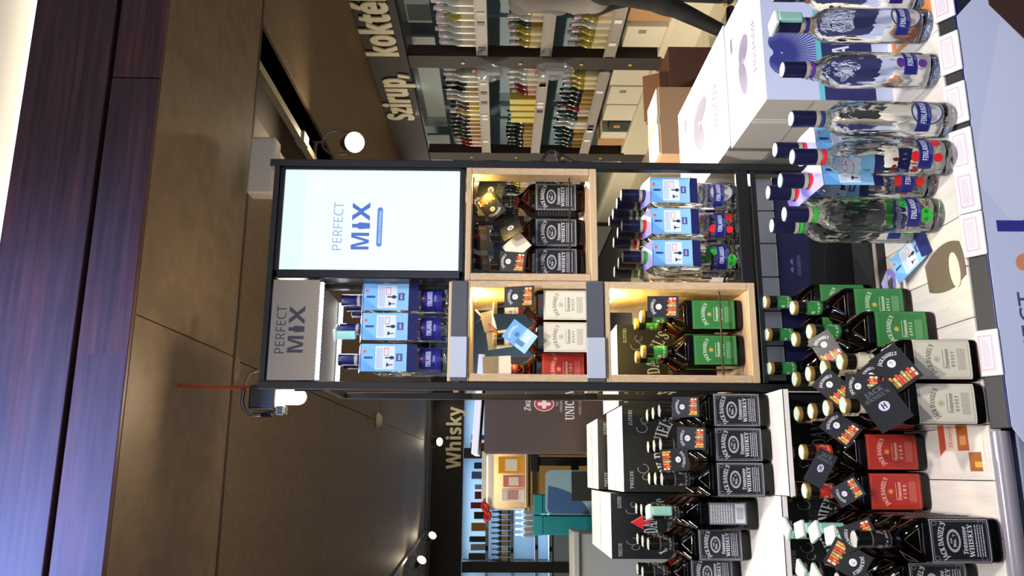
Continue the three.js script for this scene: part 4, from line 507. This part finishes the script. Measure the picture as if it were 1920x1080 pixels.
// wooden crates hung in the tower
function crate(label, x0, x1, y0, y1, depth, sideDepth, rods, lampSide) {
  const w = x1 - x0, h = y1 - y0, th = 0.018, t = thing('wooden_crate', label, 'crate', [(x0 + x1) / 2, y0, -1.9]);
  part('bottom_board', at(box(w, th, depth, 0.002), 0, th / 2, -depth / 2), mat.oak, t); part('top_board', at(box(w, 0.014, sideDepth, 0.002), 0, h - 0.007, -sideDepth / 2), mat.oak, t);
  for (const s of [-1, 1]) { const d = lampSide && s < 0 ? 0.045 : sideDepth; part('side_board', at(box(th, h - th - 0.014, d, 0.002), s * (w / 2 - th / 2), th + (h - th - 0.014) / 2, -d / 2), mat.oak, t); }
  for (const y of rods) part('retaining_rod', (() => { const g = new THREE.CylinderGeometry(0.0022, 0.0022, w - 0.03, 10); g.rotateZ(Math.PI / 2); return g; })(), mat.black, t, [0, y - y0, -0.022]);
  const l = part('led_lamp', new THREE.SphereGeometry(0.004, 10, 8), new THREE.MeshStandardMaterial({ color: 0xffffff, emissive: 0xffe9a8, emissiveIntensity: 12 }), t, [w / 2 - 0.034, h - 0.026, -Math.min(sideDepth, 0.16) * 0.45]); l.castShadow = false;
  const p = new THREE.PointLight(LUM.crate[0], LUM.crate[1] * (sideDepth > 0.1 ? 1 : 0.1), 0, 2); p.name = 'crate_light'; p.position.set((x0 + x1) / 2 + w / 2 - 0.034, y0 + h - 0.026, -1.9 - Math.min(sideDepth, 0.16) * 0.45); p.castShadow = true; p.shadow.radius = 0.3; scene.add(p);
}
crate('oak crate under the screen with black-labelled bottles', 0.458, 0.75, 1.263, 1.59, 0.27, 0.05, [1.33, 1.572], 0);
crate('oak crate of cream and red labelled bottles, left of the screen crate', 0.211, 0.457, 1.252, 1.59, 0.3, 0.28, [], 1);
crate('oak crate of green-labelled bottles, lowest of the three crates', 0.211, 0.457, 0.88, 1.25, 0.32, 0.3, [0.962], 1);

// ───────────── bottles in the tower ─────────────
const GT = 'black-labelled bottles in the crate under the screen';
whiskey('black', 'black-labelled square bottle in the crate under the screen, right one', [0.712, 1.2815, -2.045]);
whiskey('black', 'black-labelled square bottle in the crate under the screen, middle one', [0.613, 1.2815, -2.045], 0.02);
whiskey('black', 'black-labelled square bottle in the crate under the screen, left one', [0.533, 1.2815, -2.045]);
whiskey('honey', 'cream-labelled square bottle in the middle left crate, against its right side', [0.399, 1.2705, -1.945]);
whiskey('honey', 'cream-labelled square bottle in the middle left crate, next to the red one', [0.32, 1.2705, -1.945]);
whiskey('fire', 'red-labelled square bottle in the middle left crate of the tower', [0.253, 1.2705, -2.03]);
whiskey('apple', 'green-labelled square bottle in the lowest crate, front right', [0.386, 0.8985, -1.985]);
whiskey('apple', 'green-labelled square bottle in the lowest crate, front left', [0.297, 0.8985, -1.985]);
whiskey('apple', 'green-labelled square bottle in the lowest crate, behind the front right one', [0.384, 0.8985, -2.075]);
whiskey('apple', 'green-labelled square bottle in the lowest crate, behind the front left one', [0.296, 0.8985, -2.075]);
const VG = 'clear bottles behind the front row on the tower shelf';
[['classic', 0.715, 'right one with a white round label'], ['red', 0.631, 'middle one with red print'], ['lime', 0.546, 'left one with green print']].forEach(([k, x, w]) => {
  vodka(k, 'front clear bottle with blue tag, tower shelf, ' + w, [x, 0.8725, -2.0]);
  vodkaTag('blue hang tag on the tower shelf, ' + w.replace(' one', ' bottle'), [x, 0.8725, -2.0]);
  for (let r = 1; r < (k === 'classic' ? 4 : 3); r++) vodka(k, `clear bottle ${r === 1 ? 'second' : r === 2 ? 'third' : 'last'} in depth on the tower shelf, file of the ${w.split(' one')[0]} bottle`, [x + 0.004 * (r % 2), 0.8725, -2.0 - 0.079 * r], 0.2 * r); });
[[0.427, 'right'], [0.352, 'middle'], [0.274, 'left']].forEach(([x, w], i) => {
  const b = vodka('blue', 'clear bottle with a tall blue label in the top compartment, ' + w + ' one in front', [x, 1.6285, -2.005], 0, undefined, 0.89);
  const tg = vodkaTag('blue and white hang tag in the top compartment, ' + w + ' one', [x, 1.572, -2.005]); tg.scale.y = 1.12;
  if (i !== 1) vodka('blue', 'clear bottle with a tall blue label in the top compartment, behind the ' + w + ' one', [x, 1.6285, -2.08], 0.1); });
vodka('blue', 'clear bottle with a tall blue label in the top compartment, last in the right-hand file', [0.425, 1.6285, -2.155], 0.1);
securityTag('mint security tag on the middle bottle of the top compartment', [0.345, 1.9105, -2.005], -0.5);
// hang tags in the crates
card('front', 'black cocktail hang tag turned upside down in the crate under the screen', [0.67, 1.53, -1.965], 125);
card('dark', 'black hang tag with an emblem behind the upside-down one in the crate under the screen', [0.722, 1.53, -1.985], 165);
card('dark', 'shiny black hang tag in the middle of the crate under the screen', [0.61, 1.478, -1.96], 118, { yaw: 0.5, pitch: -0.5, w: 0.056, h: 0.075 });
card('cream', 'cream back of a hang tag in the crate under the screen', [0.566, 1.462, -1.975], 40, { w: 0.05, h: 0.06 });
card('front', 'cocktail hang tag at the left of the crate under the screen', [0.522, 1.474, -1.965], -8);
card('front', 'upright cocktail hang tag above the right cream-labelled bottle of the middle left crate', [0.415, 1.457, -1.89], 0, { w: 0.052, h: 0.074 });
card('blue', 'light blue slanted hang tag in front of the bottles of the middle left crate', [0.317, 1.456, -1.885], -38);
card('cream', 'cream paper tag standing up behind the bottles of the middle left crate', [0.366, 1.532, -1.955], 15, { w: 0.05, h: 0.032, pitch: -0.1 });
card('cream', 'cream paper tag below the upper one in the middle left crate', [0.322, 1.505, -1.965], 8, { w: 0.045, h: 0.06, pitch: -0.1 });
single('drinking_straw', bar([0.4, 1.565, -1.985], [0.335, 1.51, -1.94], 0.0025), M(0xb5452c, 0.5), 'thin red stick leaning across the cream tags in the middle left crate', 'stick');
card('cream', 'cream paper tag by the left post of the middle left crate', [0.256, 1.51, -1.97], 2, { w: 0.05, h: 0.07, pitch: -0.1 });
card('front', 'cocktail hang tag above the right green-labelled bottle of the lowest crate', [0.4, 1.102, -1.925], -2, { w: 0.054, h: 0.076 });

// ───────────── bottles on the table ─────────────
const VB = 'clear bottle on the table ';
[['blue', 0.999, -1.515, 'at the picture edge, mostly cut off'], ['blue', 0.921, -1.508, 'nearest the right edge, mint tag on cap'], ['grape', 0.814, -1.5, 'with purple print'], ['classic', 0.692, -1.474, 'with a round white label'], ['red', 0.615, -1.484, 'with red print, at the front'],
  ['red', 0.668, -1.575, 'behind the round white label one'], ['red', 0.593, -1.558, 'with red print, second row'], ['red', 0.594, -1.635, 'with red print, last row'], ['lime', 0.517, -1.55, 'with a green ring, at the front'], ['lime', 0.517, -1.627, 'with a green ring, at the back']]
  .forEach(([k, x, z, w], i) => { if (k === 'blue') { const b = dup(vodkaProto.classic, VB + w, [x, TT + 0.0005, z], 0.1); } else vodka(k, VB + w, [x, TT + 0.0005, z], k === 'grape' ? 0.45 : i % 2 ? 0.05 : 0.15); });
securityTag('mint security tag on the clear bottle nearest the right picture edge', [0.921, TT + 0.316, -1.508], 0.2);
for (const [x, z, w] of [[0.668, -1.575, 'behind the round white label bottle'], [0.593, -1.558, 'on the second-row bottle with red print'], [0.594, -1.635, 'on the last-row bottle with red print']]) vodkaTag('blue and purple hang tag on the table, ' + w, [x, TT, z], 0.15);
{ const t = thing('loose_tag', 'blue and white hang tag lying on the table by the green-labelled bottles', 'tag', [0.435, TT + 0.003, -1.69], 0.42); part('collar', collarGeo, tagCollar, t, [0, 0.016, -0.045], [-0.15, Math.PI, 0]); const b = part('panel', box(0.068, 0.1, 0.0007), tagFace, t, [0, 0.014, 0.045], [-1.38, 0, 0]); part('foot_strip', box(0.068, 0.022, 0.0008), tagFoot, t, [0, 0.008, 0.1], [-1.0, 0, 0]); }
const Y0 = TT + 0.0005;
whiskey('apple', 'green-labelled bottle on the table, in front of the slanted tag, nearest the screen side', [0.357, Y0, -1.718]);
whiskey('apple', 'green-labelled bottle on the table, nearest the viewer, beside a cream-labelled one', [0.289, Y0, -1.634]);
[[0.408, 'right'], [0.328, 'middle'], [0.246, 'left']].forEach(([x, w]) => whiskey('apple', 'green-labelled bottle at the back of the table under the lowest crate, ' + w + ' one', [x, Y0, -1.897]));
const HG = 'cream-labelled bottles on the table behind the front pair';
[[0.208, [-1.497, -1.577, -1.657, -1.737], 'right'], [0.127, [-1.5, -1.58, -1.66, -1.74, -1.82], 'left']].forEach(([x, zs, w]) => zs.forEach((z, i) => whiskey('honey', `cream-labelled bottle on the table, ${['front', 'second', 'third', 'fourth', 'fifth'][i]} in the ${w} file of cream labels`, [x - 0.002 * i * (w === 'right'), Y0, z], 0)));
whiskey('honey', 'cream-labelled bottle between the green-labelled ones, hidden by a cocktail tag', [0.287, Y0, -1.722]);
[[0.046, 'right'], [-0.034, 'left']].forEach(([x, w]) => [-1.728, -1.808].forEach((z, i) => whiskey('fire', `red-labelled bottle on the table, ${i ? 'behind the' : 'front'} ${w} one`, [x, Y0, z])));
[[-0.114, [-1.502, -1.583, -1.664, -1.745, -1.826], 'nearest the red labels'], [-0.196, [-1.592, -1.673, -1.754], 'at the picture edge']].forEach(([x, zs, w]) => zs.forEach((z, i) => { whiskey('black', `black-labelled bottle on the table, ${['front', 'second', 'third', 'fourth', 'last'][i]} in the file ${w}`, [x, Y0, z], rr(-0.05, 0.05)); if (i > 0) securityTag(`mint security tag on the ${['', 'second', 'third', 'fourth', 'last'][i]} black-labelled bottle in the table file ${w}`, [x, Y0 + 0.2525, z], rr(-0.6, 0.6)); }));
card('front', 'large cocktail hang tag leaning on the front right cream-labelled bottle', [0.189, 0.781, -1.443], -55, { w: 0.056, h: 0.075, pitch: -0.45 });
card('dark', 'plain black hang tag with an emblem leaning on the front left cream-labelled bottle', [0.12, 0.81, -1.44], -60, { w: 0.062, h: 0.078, pitch: -0.45 });
card('front', 'cocktail hang tag lying over the necks between green and cream labels', [0.245, 0.85, -1.575], -62, { pitch: -0.6, w: 0.046, h: 0.064 });
card('front', 'cocktail hang tag upper left of the cream-labelled bottles', [0.162, 0.862, -1.53], -45, { pitch: -0.5, w: 0.046, h: 0.064 });
card('front', 'cocktail hang tag between the two files of cream labels', [0.158, 0.832, -1.47], -5, { pitch: -0.5, w: 0.046, h: 0.06 });
card('front', 'cocktail hang tag hanging left of the cream-labelled files', [0.087, 0.84, -1.565], -40, { pitch: -0.4, w: 0.046, h: 0.064 });
card('front', 'shiny cocktail hang tag half hidden by the large cocktail tag', [0.172, 0.812, -1.463], -50, { pitch: -0.5, w: 0.04, h: 0.056 });
card('dark', 'dark hang tag between the two red-labelled bottles', [0.012, 0.838, -1.685], -120, { pitch: -0.2, w: 0.04, h: 0.075 });
card('front', 'small cocktail hang tag on the front left red-labelled bottle', [-0.035, 0.79, -1.675], 30, { pitch: -0.3, w: 0.042, h: 0.056 });
card('front', 'cocktail hang tag on the black-labelled bottles at the picture edge', [-0.152, 0.862, -1.53], 150, { pitch: -0.5, w: 0.052, h: 0.07 });
card('front', 'cocktail hang tag on the front black-labelled bottle of the table', [-0.108, 0.845, -1.515], 20, { pitch: -0.5, w: 0.046, h: 0.06 });

// ───────────── cartons ─────────────
const jdCartonTex = canvasTex(512, 512, (g, w, h) => { g.fillStyle = '#12161a'; g.fillRect(0, 0, w, h); arcText(g, "JACK DANIEL'S", 256, 500, 320, 1.36, 'bold 88px serif', '#c4ccd2'); g.strokeStyle = '#8d969c'; g.lineWidth = 4; for (const s of [-1, 1]) { g.beginPath(); g.arc(256 + s * 120, 96, 26, 0, 5); g.stroke(); g.beginPath(); g.arc(256 + s * 168, 110, 18, 1, 6); g.stroke(); } txt(g, 'TWELVE', 70, 40, 'bold 24px serif', '#b9c2c6'); txt(g, '(LITER)', 440, 40, 'bold 24px serif', '#b9c2c6'); fit(g, 'OLD NO. 7', 256, 270, 120, 'bold 30px serif', '#98a2a8'); fit(g, 'TENNESSEE WHISKEY', 256, 330, 260, 'bold 30px serif', '#7d878d'); });
const jdFace = M(0xffffff, 0.5, { map: jdCartonTex }), jdSide = M(0x14181b, 0.55);
const mintTop = M(0xcdd8d0, 0.7);
function jdCarton(label, x0, x1, y0, y1, z0, z1, top) { const t = thing('carton', label, 'carton', [(x0 + x1) / 2, y0, (z0 + z1) / 2]); const b = new THREE.Mesh(box(x1 - x0, y1 - y0, z0 - z1), [jdSide, jdSide, top, jdSide, jdFace, jdSide]); b.name = 'carton_body'; b.position.y = (y1 - y0) / 2; t.add(b);
  part('flap_seam', at(box(x1 - x0 - 0.004, 0.001, 0.0025), 0, y1 - y0 + 0.0005, 0), M(0x8d8d86, 0.8), t); return t; }
single('stock_plinth', at(box(0.68, 0.58, 1.08, 0.004), -0.17, 0.29, -2.42), mat.blackSoft, 'black plinth under the dark cartons behind the left table end', 'plinth');
jdCarton('black carton with white lettering behind the red-labelled bottles, nearest the tower', -0.012, 0.186, 0.5805, 0.861, -1.875, -2.4, mat.cardboardWhite);
jdCarton('black carton with white lettering behind the red-labelled bottles, middle one', -0.214, -0.016, 0.5805, 0.861, -1.875, -2.4, mat.cardboardWhite);
jdCarton('black carton with white lettering behind the table, at the picture edge', -0.416, -0.218, 0.5805, 0.861, -1.875, -2.4, mat.cardboardWhite);
jdCarton('black carton in the rear row carrying the mint-topped cartons', -0.4, 0.18, 0.5805, 0.861, -2.41, -2.97, mat.cardboardWhite);
for (const [x, w] of [[0.19, 'beside the tower'], [-0.014, 'between the two nearest cartons'], [-0.216, 'at the left']]) single('carton_edge', box(0.0025, 0.24, 0.012), mat.cardboardWhite, 'pale raw carton edge on the black cartons, ' + w, 'carton edge', [x - 0.003, 0.74, -1.868]);
const trayTex = canvasTex(512, 256, (g, w, h) => { g.fillStyle = '#e9e8ea'; g.fillRect(0, 0, w, h); g.strokeStyle = '#cfcdd2'; g.lineWidth = 2; for (const x of [90, 250, 430]) { g.beginPath(); g.moveTo(x, 0); g.lineTo(x + 6, h); g.stroke(); } g.globalAlpha = 0.75; fit(g, 'MADE IN TENNESSEE', 150, 206, 150, '18px sans-serif', '#4d4d58'); fit(g, 'THIS SIDE UP. HANDLE WITH CARE', 160, 228, 190, '16px sans-serif', '#4d4d58'); });
function tray(label, x0, x1, z0, z1, y, face) { const t = thing('cardboard_tray', label, 'tray', [(x0 + x1) / 2, y, (z0 + z1) / 2]); const b = new THREE.Mesh(box(x1 - x0, 0.003, z0 - z1), [mat.cardboardWhite, mat.cardboardWhite, face, mat.cardboardWhite, mat.cardboardWhite, mat.cardboardWhite]); b.name = 'tray_base'; b.position.y = 0.0125; t.add(b); part('tray_front', at(box(x1 - x0, 0.013, 0.003), 0, 0.0065, (z0 - z1) / 2 - 0.0015), mat.cardboardWhite, t); for (const s of [-1, 1]) part('tray_side', at(box(0.003, 0.011, z0 - z1 - 0.006), s * ((x1 - x0) / 2 - 0.0015), 0.0055, 0), mat.cardboardWhite, t); }
tray('white cardboard tray carrying the raised black-labelled bottles, beside the tower', -0.046, 0.184, -1.775, -2.24, 0.8615, mat.cardboardWhite);
tray('white printed cardboard tray at the left picture edge under the backward-turned bottle', -0.415, -0.048, -1.83, -2.35, 0.8615, M(0xffffff, 0.75, { map: trayTex }));
const UY = 0.8762;
[[0.144, 'nearest the tower'], [0.0655, 'second from the tower'], [-0.0125, 'third from the tower']].forEach(([x, w]) => [-1.9, -1.98, -2.06].forEach((z, i) => whiskey('black', `black-labelled bottle on the raised white tray, ${['front', 'middle', 'rear'][i]} of the file ${w}`, [x, UY, z], 0)));
[-2.03, -2.11, -2.19, -2.27].forEach((z, i) => whiskey('black', i ? `black-labelled bottle ${['', 'second', 'third', 'last'][i]} in depth behind the backward-turned one` : 'square amber bottle turned to show its back label with barcode on the tray', [-0.0935, UY, z], i ? 0 : Math.PI));
[-2.105, -2.185, -2.265].forEach((z, i) => whiskey('black', `black-labelled bottle left of the backward-turned one on the tray, ${['front', 'second', 'last'][i]} one`, [-0.173, UY, z], 0.05));
[-2.2, -2.28].forEach((z, i) => whiskey('black', `black-labelled bottle at the picture edge of the tray, ${['front', 'rear'][i]} one`, [-0.252, UY, z], 0.05));
securityTag('mint security tag on the backward-turned bottle', [-0.0935, UY + 0.2525, -2.03], 0.2);
card('front', 'cocktail hang tag on the tray bottle nearest the tower', [0.149, 1.075, -1.845], 0, { pitch: -0.2, w: 0.046, h: 0.06 });
card('front', 'cocktail hang tag on the second tray bottle from the tower', [0.078, 1.066, -1.842], -2, { pitch: -0.2, w: 0.05, h: 0.064 });
card('front', 'cocktail hang tag turned upside down on the third tray bottle', [0.03, 1.107, -1.84], 185, { pitch: -0.3, w: 0.05, h: 0.062 });
{ const t = thing('red_tag', 'red folded triangular tag on the necks of the tray bottles', 'tag', [-0.118, 1.16, -2.05]); const s = new THREE.Shape(); s.moveTo(0, 0.014); s.lineTo(0.014, -0.012); s.lineTo(-0.014, -0.012); const g = new THREE.ExtrudeGeometry(s, { depth: 0.008, bevelEnabled: true, bevelSize: 0.002, bevelThickness: 0.002, bevelSegments: 2 }); part('tag_body', g, M(0xcf1f2a, 0.35), t); part('tag_stem', bar([0, -0.012, 0.004], [0.0, -0.03, 0.006], 0.004), M(0xcf1f2a, 0.35), t); }
jdCarton('black carton with white lettering standing behind the raised tray bottles', -0.05, 0.186, 0.8645, 1.158, -2.27, -2.6, mat.cardboardWhite);
jdCarton('black carton with lettering standing behind the lowest crate of the tower', 0.19, 0.43, 0.8645, 1.158, -2.33, -2.68, mat.cardboardWhite);
single('stock_plinth', at(box(0.245, 0.864, 0.6, 0.004), 0.309, 0.432, -2.64), mat.blackSoft, 'black plinth behind the tower carrying a lettered black carton', 'plinth');
jdCarton('black carton with a pale mint top at the far left of the raised stock', -0.236, -0.056, 0.8645, 1.182, -2.37, -2.86, mintTop);
jdCarton('black carton with a pale mint top behind the lettered one', -0.05, 0.172, 0.8645, 1.186, -2.62, -2.95, mintTop);
// white and lavender vodka cartons at the right
const sun = (g, cx, cy, r0, r1, a0, a1, c) => { g.strokeStyle = c; for (let a = a0; a < a1; a += 0.085) { g.lineWidth = 4; g.beginPath(); g.moveTo(cx + r0 * Math.cos(a), cy + r0 * Math.sin(a)); g.lineTo(cx + r1 * Math.cos(a), cy + r1 * Math.sin(a)); g.stroke(); } };
const vFront = M(0xffffff, 0.65, { map: canvasTex(512, 420, (g, w, h) => { g.fillStyle = '#b7c3e6'; g.fillRect(0, 0, w, h); g.save(); g.beginPath(); g.moveTo(60, 200); g.quadraticCurveTo(86, 90, 96, 40); g.quadraticCurveTo(120, 8, 156, 22); g.quadraticCurveTo(172, 44, 190, 24); g.quadraticCurveTo(224, 6, 246, 40); g.quadraticCurveTo(262, 90, 292, 200); g.clip(); g.fillStyle = '#9aa5d8'; g.fillRect(40, 0, 270, 210); sun(g, 172, 62, 4, 280, 0, 6.3, '#2b3585'); g.restore(); g.fillStyle = '#20265f'; g.fillRect(0, 196, w, 170); fit(g, 'FINLANDIA', 190, 262, 300, 'bold 80px sans-serif', '#c9d3ee'); g.fillStyle = '#5fb7c9'; g.fillRect(0, 178, w, 18); }) });
const vTop = (v) => M(0xffffff, 0.65, { map: canvasTex(512, 420, (g, w, h) => { g.fillStyle = '#f2f2f8'; g.fillRect(0, 0, w, h); g.save(); g.beginPath(); g.ellipse(200 + 40 * v, 190, 40, 80, 1.2, 0, 7); g.ellipse(300 + 30 * v, 210, 60, 50, 1.2, 0, 7); g.clip(); g.fillStyle = '#6a6699'; g.fillRect(0, 0, w, h); sun(g, 260 + 30 * v, 200, 10, 200, 0, 6.3, '#34306e'); g.restore(); fit(g, 'FINLANDIA', 250, 330, 200, 'bold 50px sans-serif', '#2c2f66'); g.fillStyle = '#2c2f66'; g.fillRect(360, 60, 60, 26); g.globalAlpha = 0.5; lines(g, 60, 60, 120, 60, 4, '#4a4a80'); }) });
const vTopA = vTop(0), vTopB = vTop(1);
function vCarton(label, x0, x1, y0, y1, z0, z1, top) { const t = thing('carton', label, 'carton', [(x0 + x1) / 2, y0, (z0 + z1) / 2]); const b = new THREE.Mesh(box(x1 - x0, y1 - y0, z0 - z1), [mat.lavender, mat.cardboardGrey, top, mat.cardboardGrey, vFront, mat.cardboardGrey]); b.name = 'carton_body'; b.position.y = (y1 - y0) / 2; t.add(b);
  for (const z of [0.02, 0.034]) part('side_tape', at(box(0.001, y1 - y0 - 0.01, 0.009), -(x1 - x0) / 2 - 0.0005, (y1 - y0) / 2, z), M(0xd6d3cc, 0.3), t); part('side_seam', at(box(0.001, 0.002, z0 - z1 - 0.01), -(x1 - x0) / 2 - 0.0005, (y1 - y0) * 0.62, 0), M(0x8f8b84, 0.7), t); }
vCarton('white and lavender carton with a navy sunburst on the table behind the clear bottles', 0.83, 1.18, TT + 0.001, 0.9, -1.668, -1.952, vTopA);
vCarton('white-topped carton behind the sunburst carton, top of a stack', 0.842, 1.195, 0.6, 0.9, -1.962, -2.53, vTopB);
vCarton('second carton of the stack behind the sunburst carton', 0.846, 1.19, 0.3, 0.599, -1.995, -2.52, vTopB);
vCarton('bottom carton of the stack behind the sunburst carton', 0.842, 1.195, 0, 0.299, -1.995, -2.53, vTopB);

// ───────────── person at the right picture edge ─────────────
function fieldMesh(bones, lo, hi, cell, k = 0.05) {
  const size = Math.max(hi[0] - lo[0], hi[1] - lo[1], hi[2] - lo[2]), res = Math.ceil(size / cell), mc = new MarchingCubes(res, mat.black, false, false, 200000), c = [0, 1, 2].map((i) => (lo[i] + hi[i]) / 2), half = size / 2;
  mc.isolation = 0; for (let z = 0; z < res; z++) for (let y = 0; y < res; y++) for (let x = 0; x < res; x++) { const p = [x, y, z].map((v, i) => c[i] + (v - res / 2) / (res / 2) * half); let d = 1e3;
    for (const [a, b, ra, rb] of bones) { const ab = [b[0] - a[0], b[1] - a[1], b[2] - a[2]], ap = [p[0] - a[0], p[1] - a[1], p[2] - a[2]], L = ab[0] ** 2 + ab[1] ** 2 + ab[2] ** 2, t = Math.max(0, Math.min(1, L ? (ap[0] * ab[0] + ap[1] * ab[1] + ap[2] * ab[2]) / L : 0)); const e = Math.hypot(ap[0] - ab[0] * t, ap[1] - ab[1] * t, ap[2] - ab[2] * t) - (ra + (rb - ra) * t); const h = Math.max(k - Math.abs(d - e), 0) / k; d = Math.min(d, e) - h * h * k * 0.25; }
    mc.field[x + y * res + z * res * res] = -d; }
  mc.update(); const n = mc.count, pos = new Float32Array(mc.positionArray.subarray(0, n * 3)), nor = new Float32Array(mc.normalArray.subarray(0, n * 3)); for (let i = 0; i < n; i++) for (let q = 0; q < 3; q++) pos[i * 3 + q] = pos[i * 3 + q] * half + c[q];
  const g = new THREE.BufferGeometry(); g.setAttribute('position', new THREE.BufferAttribute(pos, 3)); g.setAttribute('normal', new THREE.BufferAttribute(nor, 3)); return g;
}
{ const t = thing('person', 'person in a grey top and black trousers striding along the shelves, cut by the frame', 'person', [0, 0, 0]);
  const hipR = [2.97, 0.9, -4.46], hipL = [2.99, 0.9, -4.62], kneeR = [2.87, 0.49, -4.47], ankR = [2.70, 0.13, -4.5], kneeL = [3.06, 0.5, -4.63], ankL = [3.03, 0.09, -4.64], chest = [3.02, 1.3, -4.54], belly = [2.99, 1.05, -4.54], neck = [3.05, 1.47, -4.54], head = [3.08, 1.58, -4.54];
  const shR = [3.02, 1.39, -4.37], elR = [2.965, 1.13, -4.32], wrR = [3.02, 0.9, -4.30], shL = [3.02, 1.39, -4.71], elL = [3.03, 1.13, -4.76], wrL = [3.1, 0.93, -4.76];
  const legs = (g) => [[hipR, kneeR, 0.082 + g, 0.056 + g], [kneeR, ankR, 0.056 + g, 0.038 + g * 0.6], [hipL, kneeL, 0.082 + g, 0.056 + g], [kneeL, ankL, 0.056 + g, 0.038 + g * 0.6], [hipR, hipL, 0.09 + g, 0.09 + g]];
  const trunk = (g) => [[[2.98, 0.93, -4.54], belly, 0.11 + g, 0.105 + g], [belly, chest, 0.105 + g, 0.12 + g], [shR, shL, 0.06 + g, 0.06 + g], [[3.02, 1.3, -4.45], [3.02, 1.3, -4.63], 0.085 + g, 0.085 + g]];
  const arms = (g) => [[shR, elR, 0.05 + g, 0.038 + g], [elR, wrR, 0.038 + g, 0.026 + g * 0.6], [shL, elL, 0.05 + g, 0.038 + g], [elL, wrL, 0.038 + g, 0.026 + g * 0.6]];
  const hands = [wrR, wrL].flatMap((w, s) => [[w, [w[0] + 0.01, w[1] - 0.08, w[2]], 0.026, 0.028], ...[-0.024, -0.008, 0.008, 0.024].map((d, i) => [[w[0] + 0.012 + d, w[1] - 0.09, w[2]], [w[0] + 0.03 + d, w[1] - [0.15, 0.165, 0.17, 0.155][i], w[2]], 0.009, 0.007]), [[w[0] + 0.02, w[1] - 0.03, w[2]], [w[0] + 0.055, w[1] - 0.085, w[2]], 0.011, 0.008]]);
  const skin = M(0xc08f73, 0.55), ft = (a) => [[a, [a[0], a[1] - 0.04, a[2]], 0.036, 0.034], [[a[0] - 0.02, a[1] - 0.055, a[2]], [a[0] + 0.15, a[1] - 0.06, a[2]], 0.032, 0.028]];
  const body = fieldMesh([...legs(-0.01), ...trunk(-0.012), ...arms(-0.008), ...hands, [chest, neck, 0.07, 0.055], [neck, head, 0.055, 0.06], [head, [3.085, 1.62, -4.54], 0.085, 0.085], [[3.12, 1.55, -4.54], [3.13, 1.56, -4.54], 0.05, 0.05], [[3.17, 1.585, -4.54], [3.16, 1.62, -4.54], 0.014, 0.01], [[3.08, 1.6, -4.455], [3.08, 1.62, -4.455], 0.014, 0.016], [[3.08, 1.6, -4.625], [3.08, 1.62, -4.625], 0.014, 0.016]], [2.2, 0, -5.4], [3.8, 1.76, -3.7], 0.014, 0.03);
  part('body', body, skin, t);
  const folds = (g) => { const p = g.attributes.position, n = g.attributes.normal; for (let i = 0; i < p.count; i++) { const f = 0.012 * (fbm(p.getX(i) * 9 + p.getZ(i) * 5, p.getY(i) * 7, 3) - 0.5); p.setXYZ(i, p.getX(i) + n.getX(i) * f, p.getY(i) + n.getY(i) * f, p.getZ(i) + n.getZ(i) * f); } return g; };
  part('sweater', folds(fieldMesh([...trunk(0.014), ...arms(0.016).filter((_, i) => true), [chest, neck, 0.08, 0.055]], [2.2, 0.5, -5.1], [3.4, 1.7, -3.9], 0.014, 0.04)), M(0x8f8a86, 0.85), t);
  part('trousers', fieldMesh(legs(0.004), [2.3, 0, -5.1], [3.5, 1.2, -3.9], 0.013, 0.05), M(0x0d0d0f, 0.8), t);
  for (const a of [ankR, ankL]) { const s = part('shoe', fieldMesh(ft(a), [a[0] - 0.15, a[1] - 0.15, a[2] - 0.15], [a[0] + 0.25, a[1] + 0.15, a[2] + 0.15], 0.008, 0.03), M(0x121214, 0.4), t); part('heel_trim', at(box(0.012, 0.03, 0.03, 0.004), a[0] - 0.052, a[1] - 0.03, a[2]), mat.gold, s); }
  part('hair', (() => { const g = new THREE.SphereGeometry(0.1, 28, 20, 0, Math.PI * 2, 0, 1.75); g.scale(1.0, 1.05, 0.95); g.rotateZ(0.45); return at(g, 3.068, 1.625, -4.54); })(), M(0x2a1d16, 0.7), t);
  for (const s of [-1, 1]) part('eye', at(new THREE.SphereGeometry(0.011, 12, 8), 3.158, 1.61, -4.54 + s * 0.032), M(0x201812, 0.2), t);
  part('mouth', at(new THREE.CapsuleGeometry(0.006, 0.03, 4, 8).rotateX(Math.PI / 2), 3.172, 1.535, -4.54), M(0x9a5a50, 0.5), t);
}
renderer.render(scene, camera);
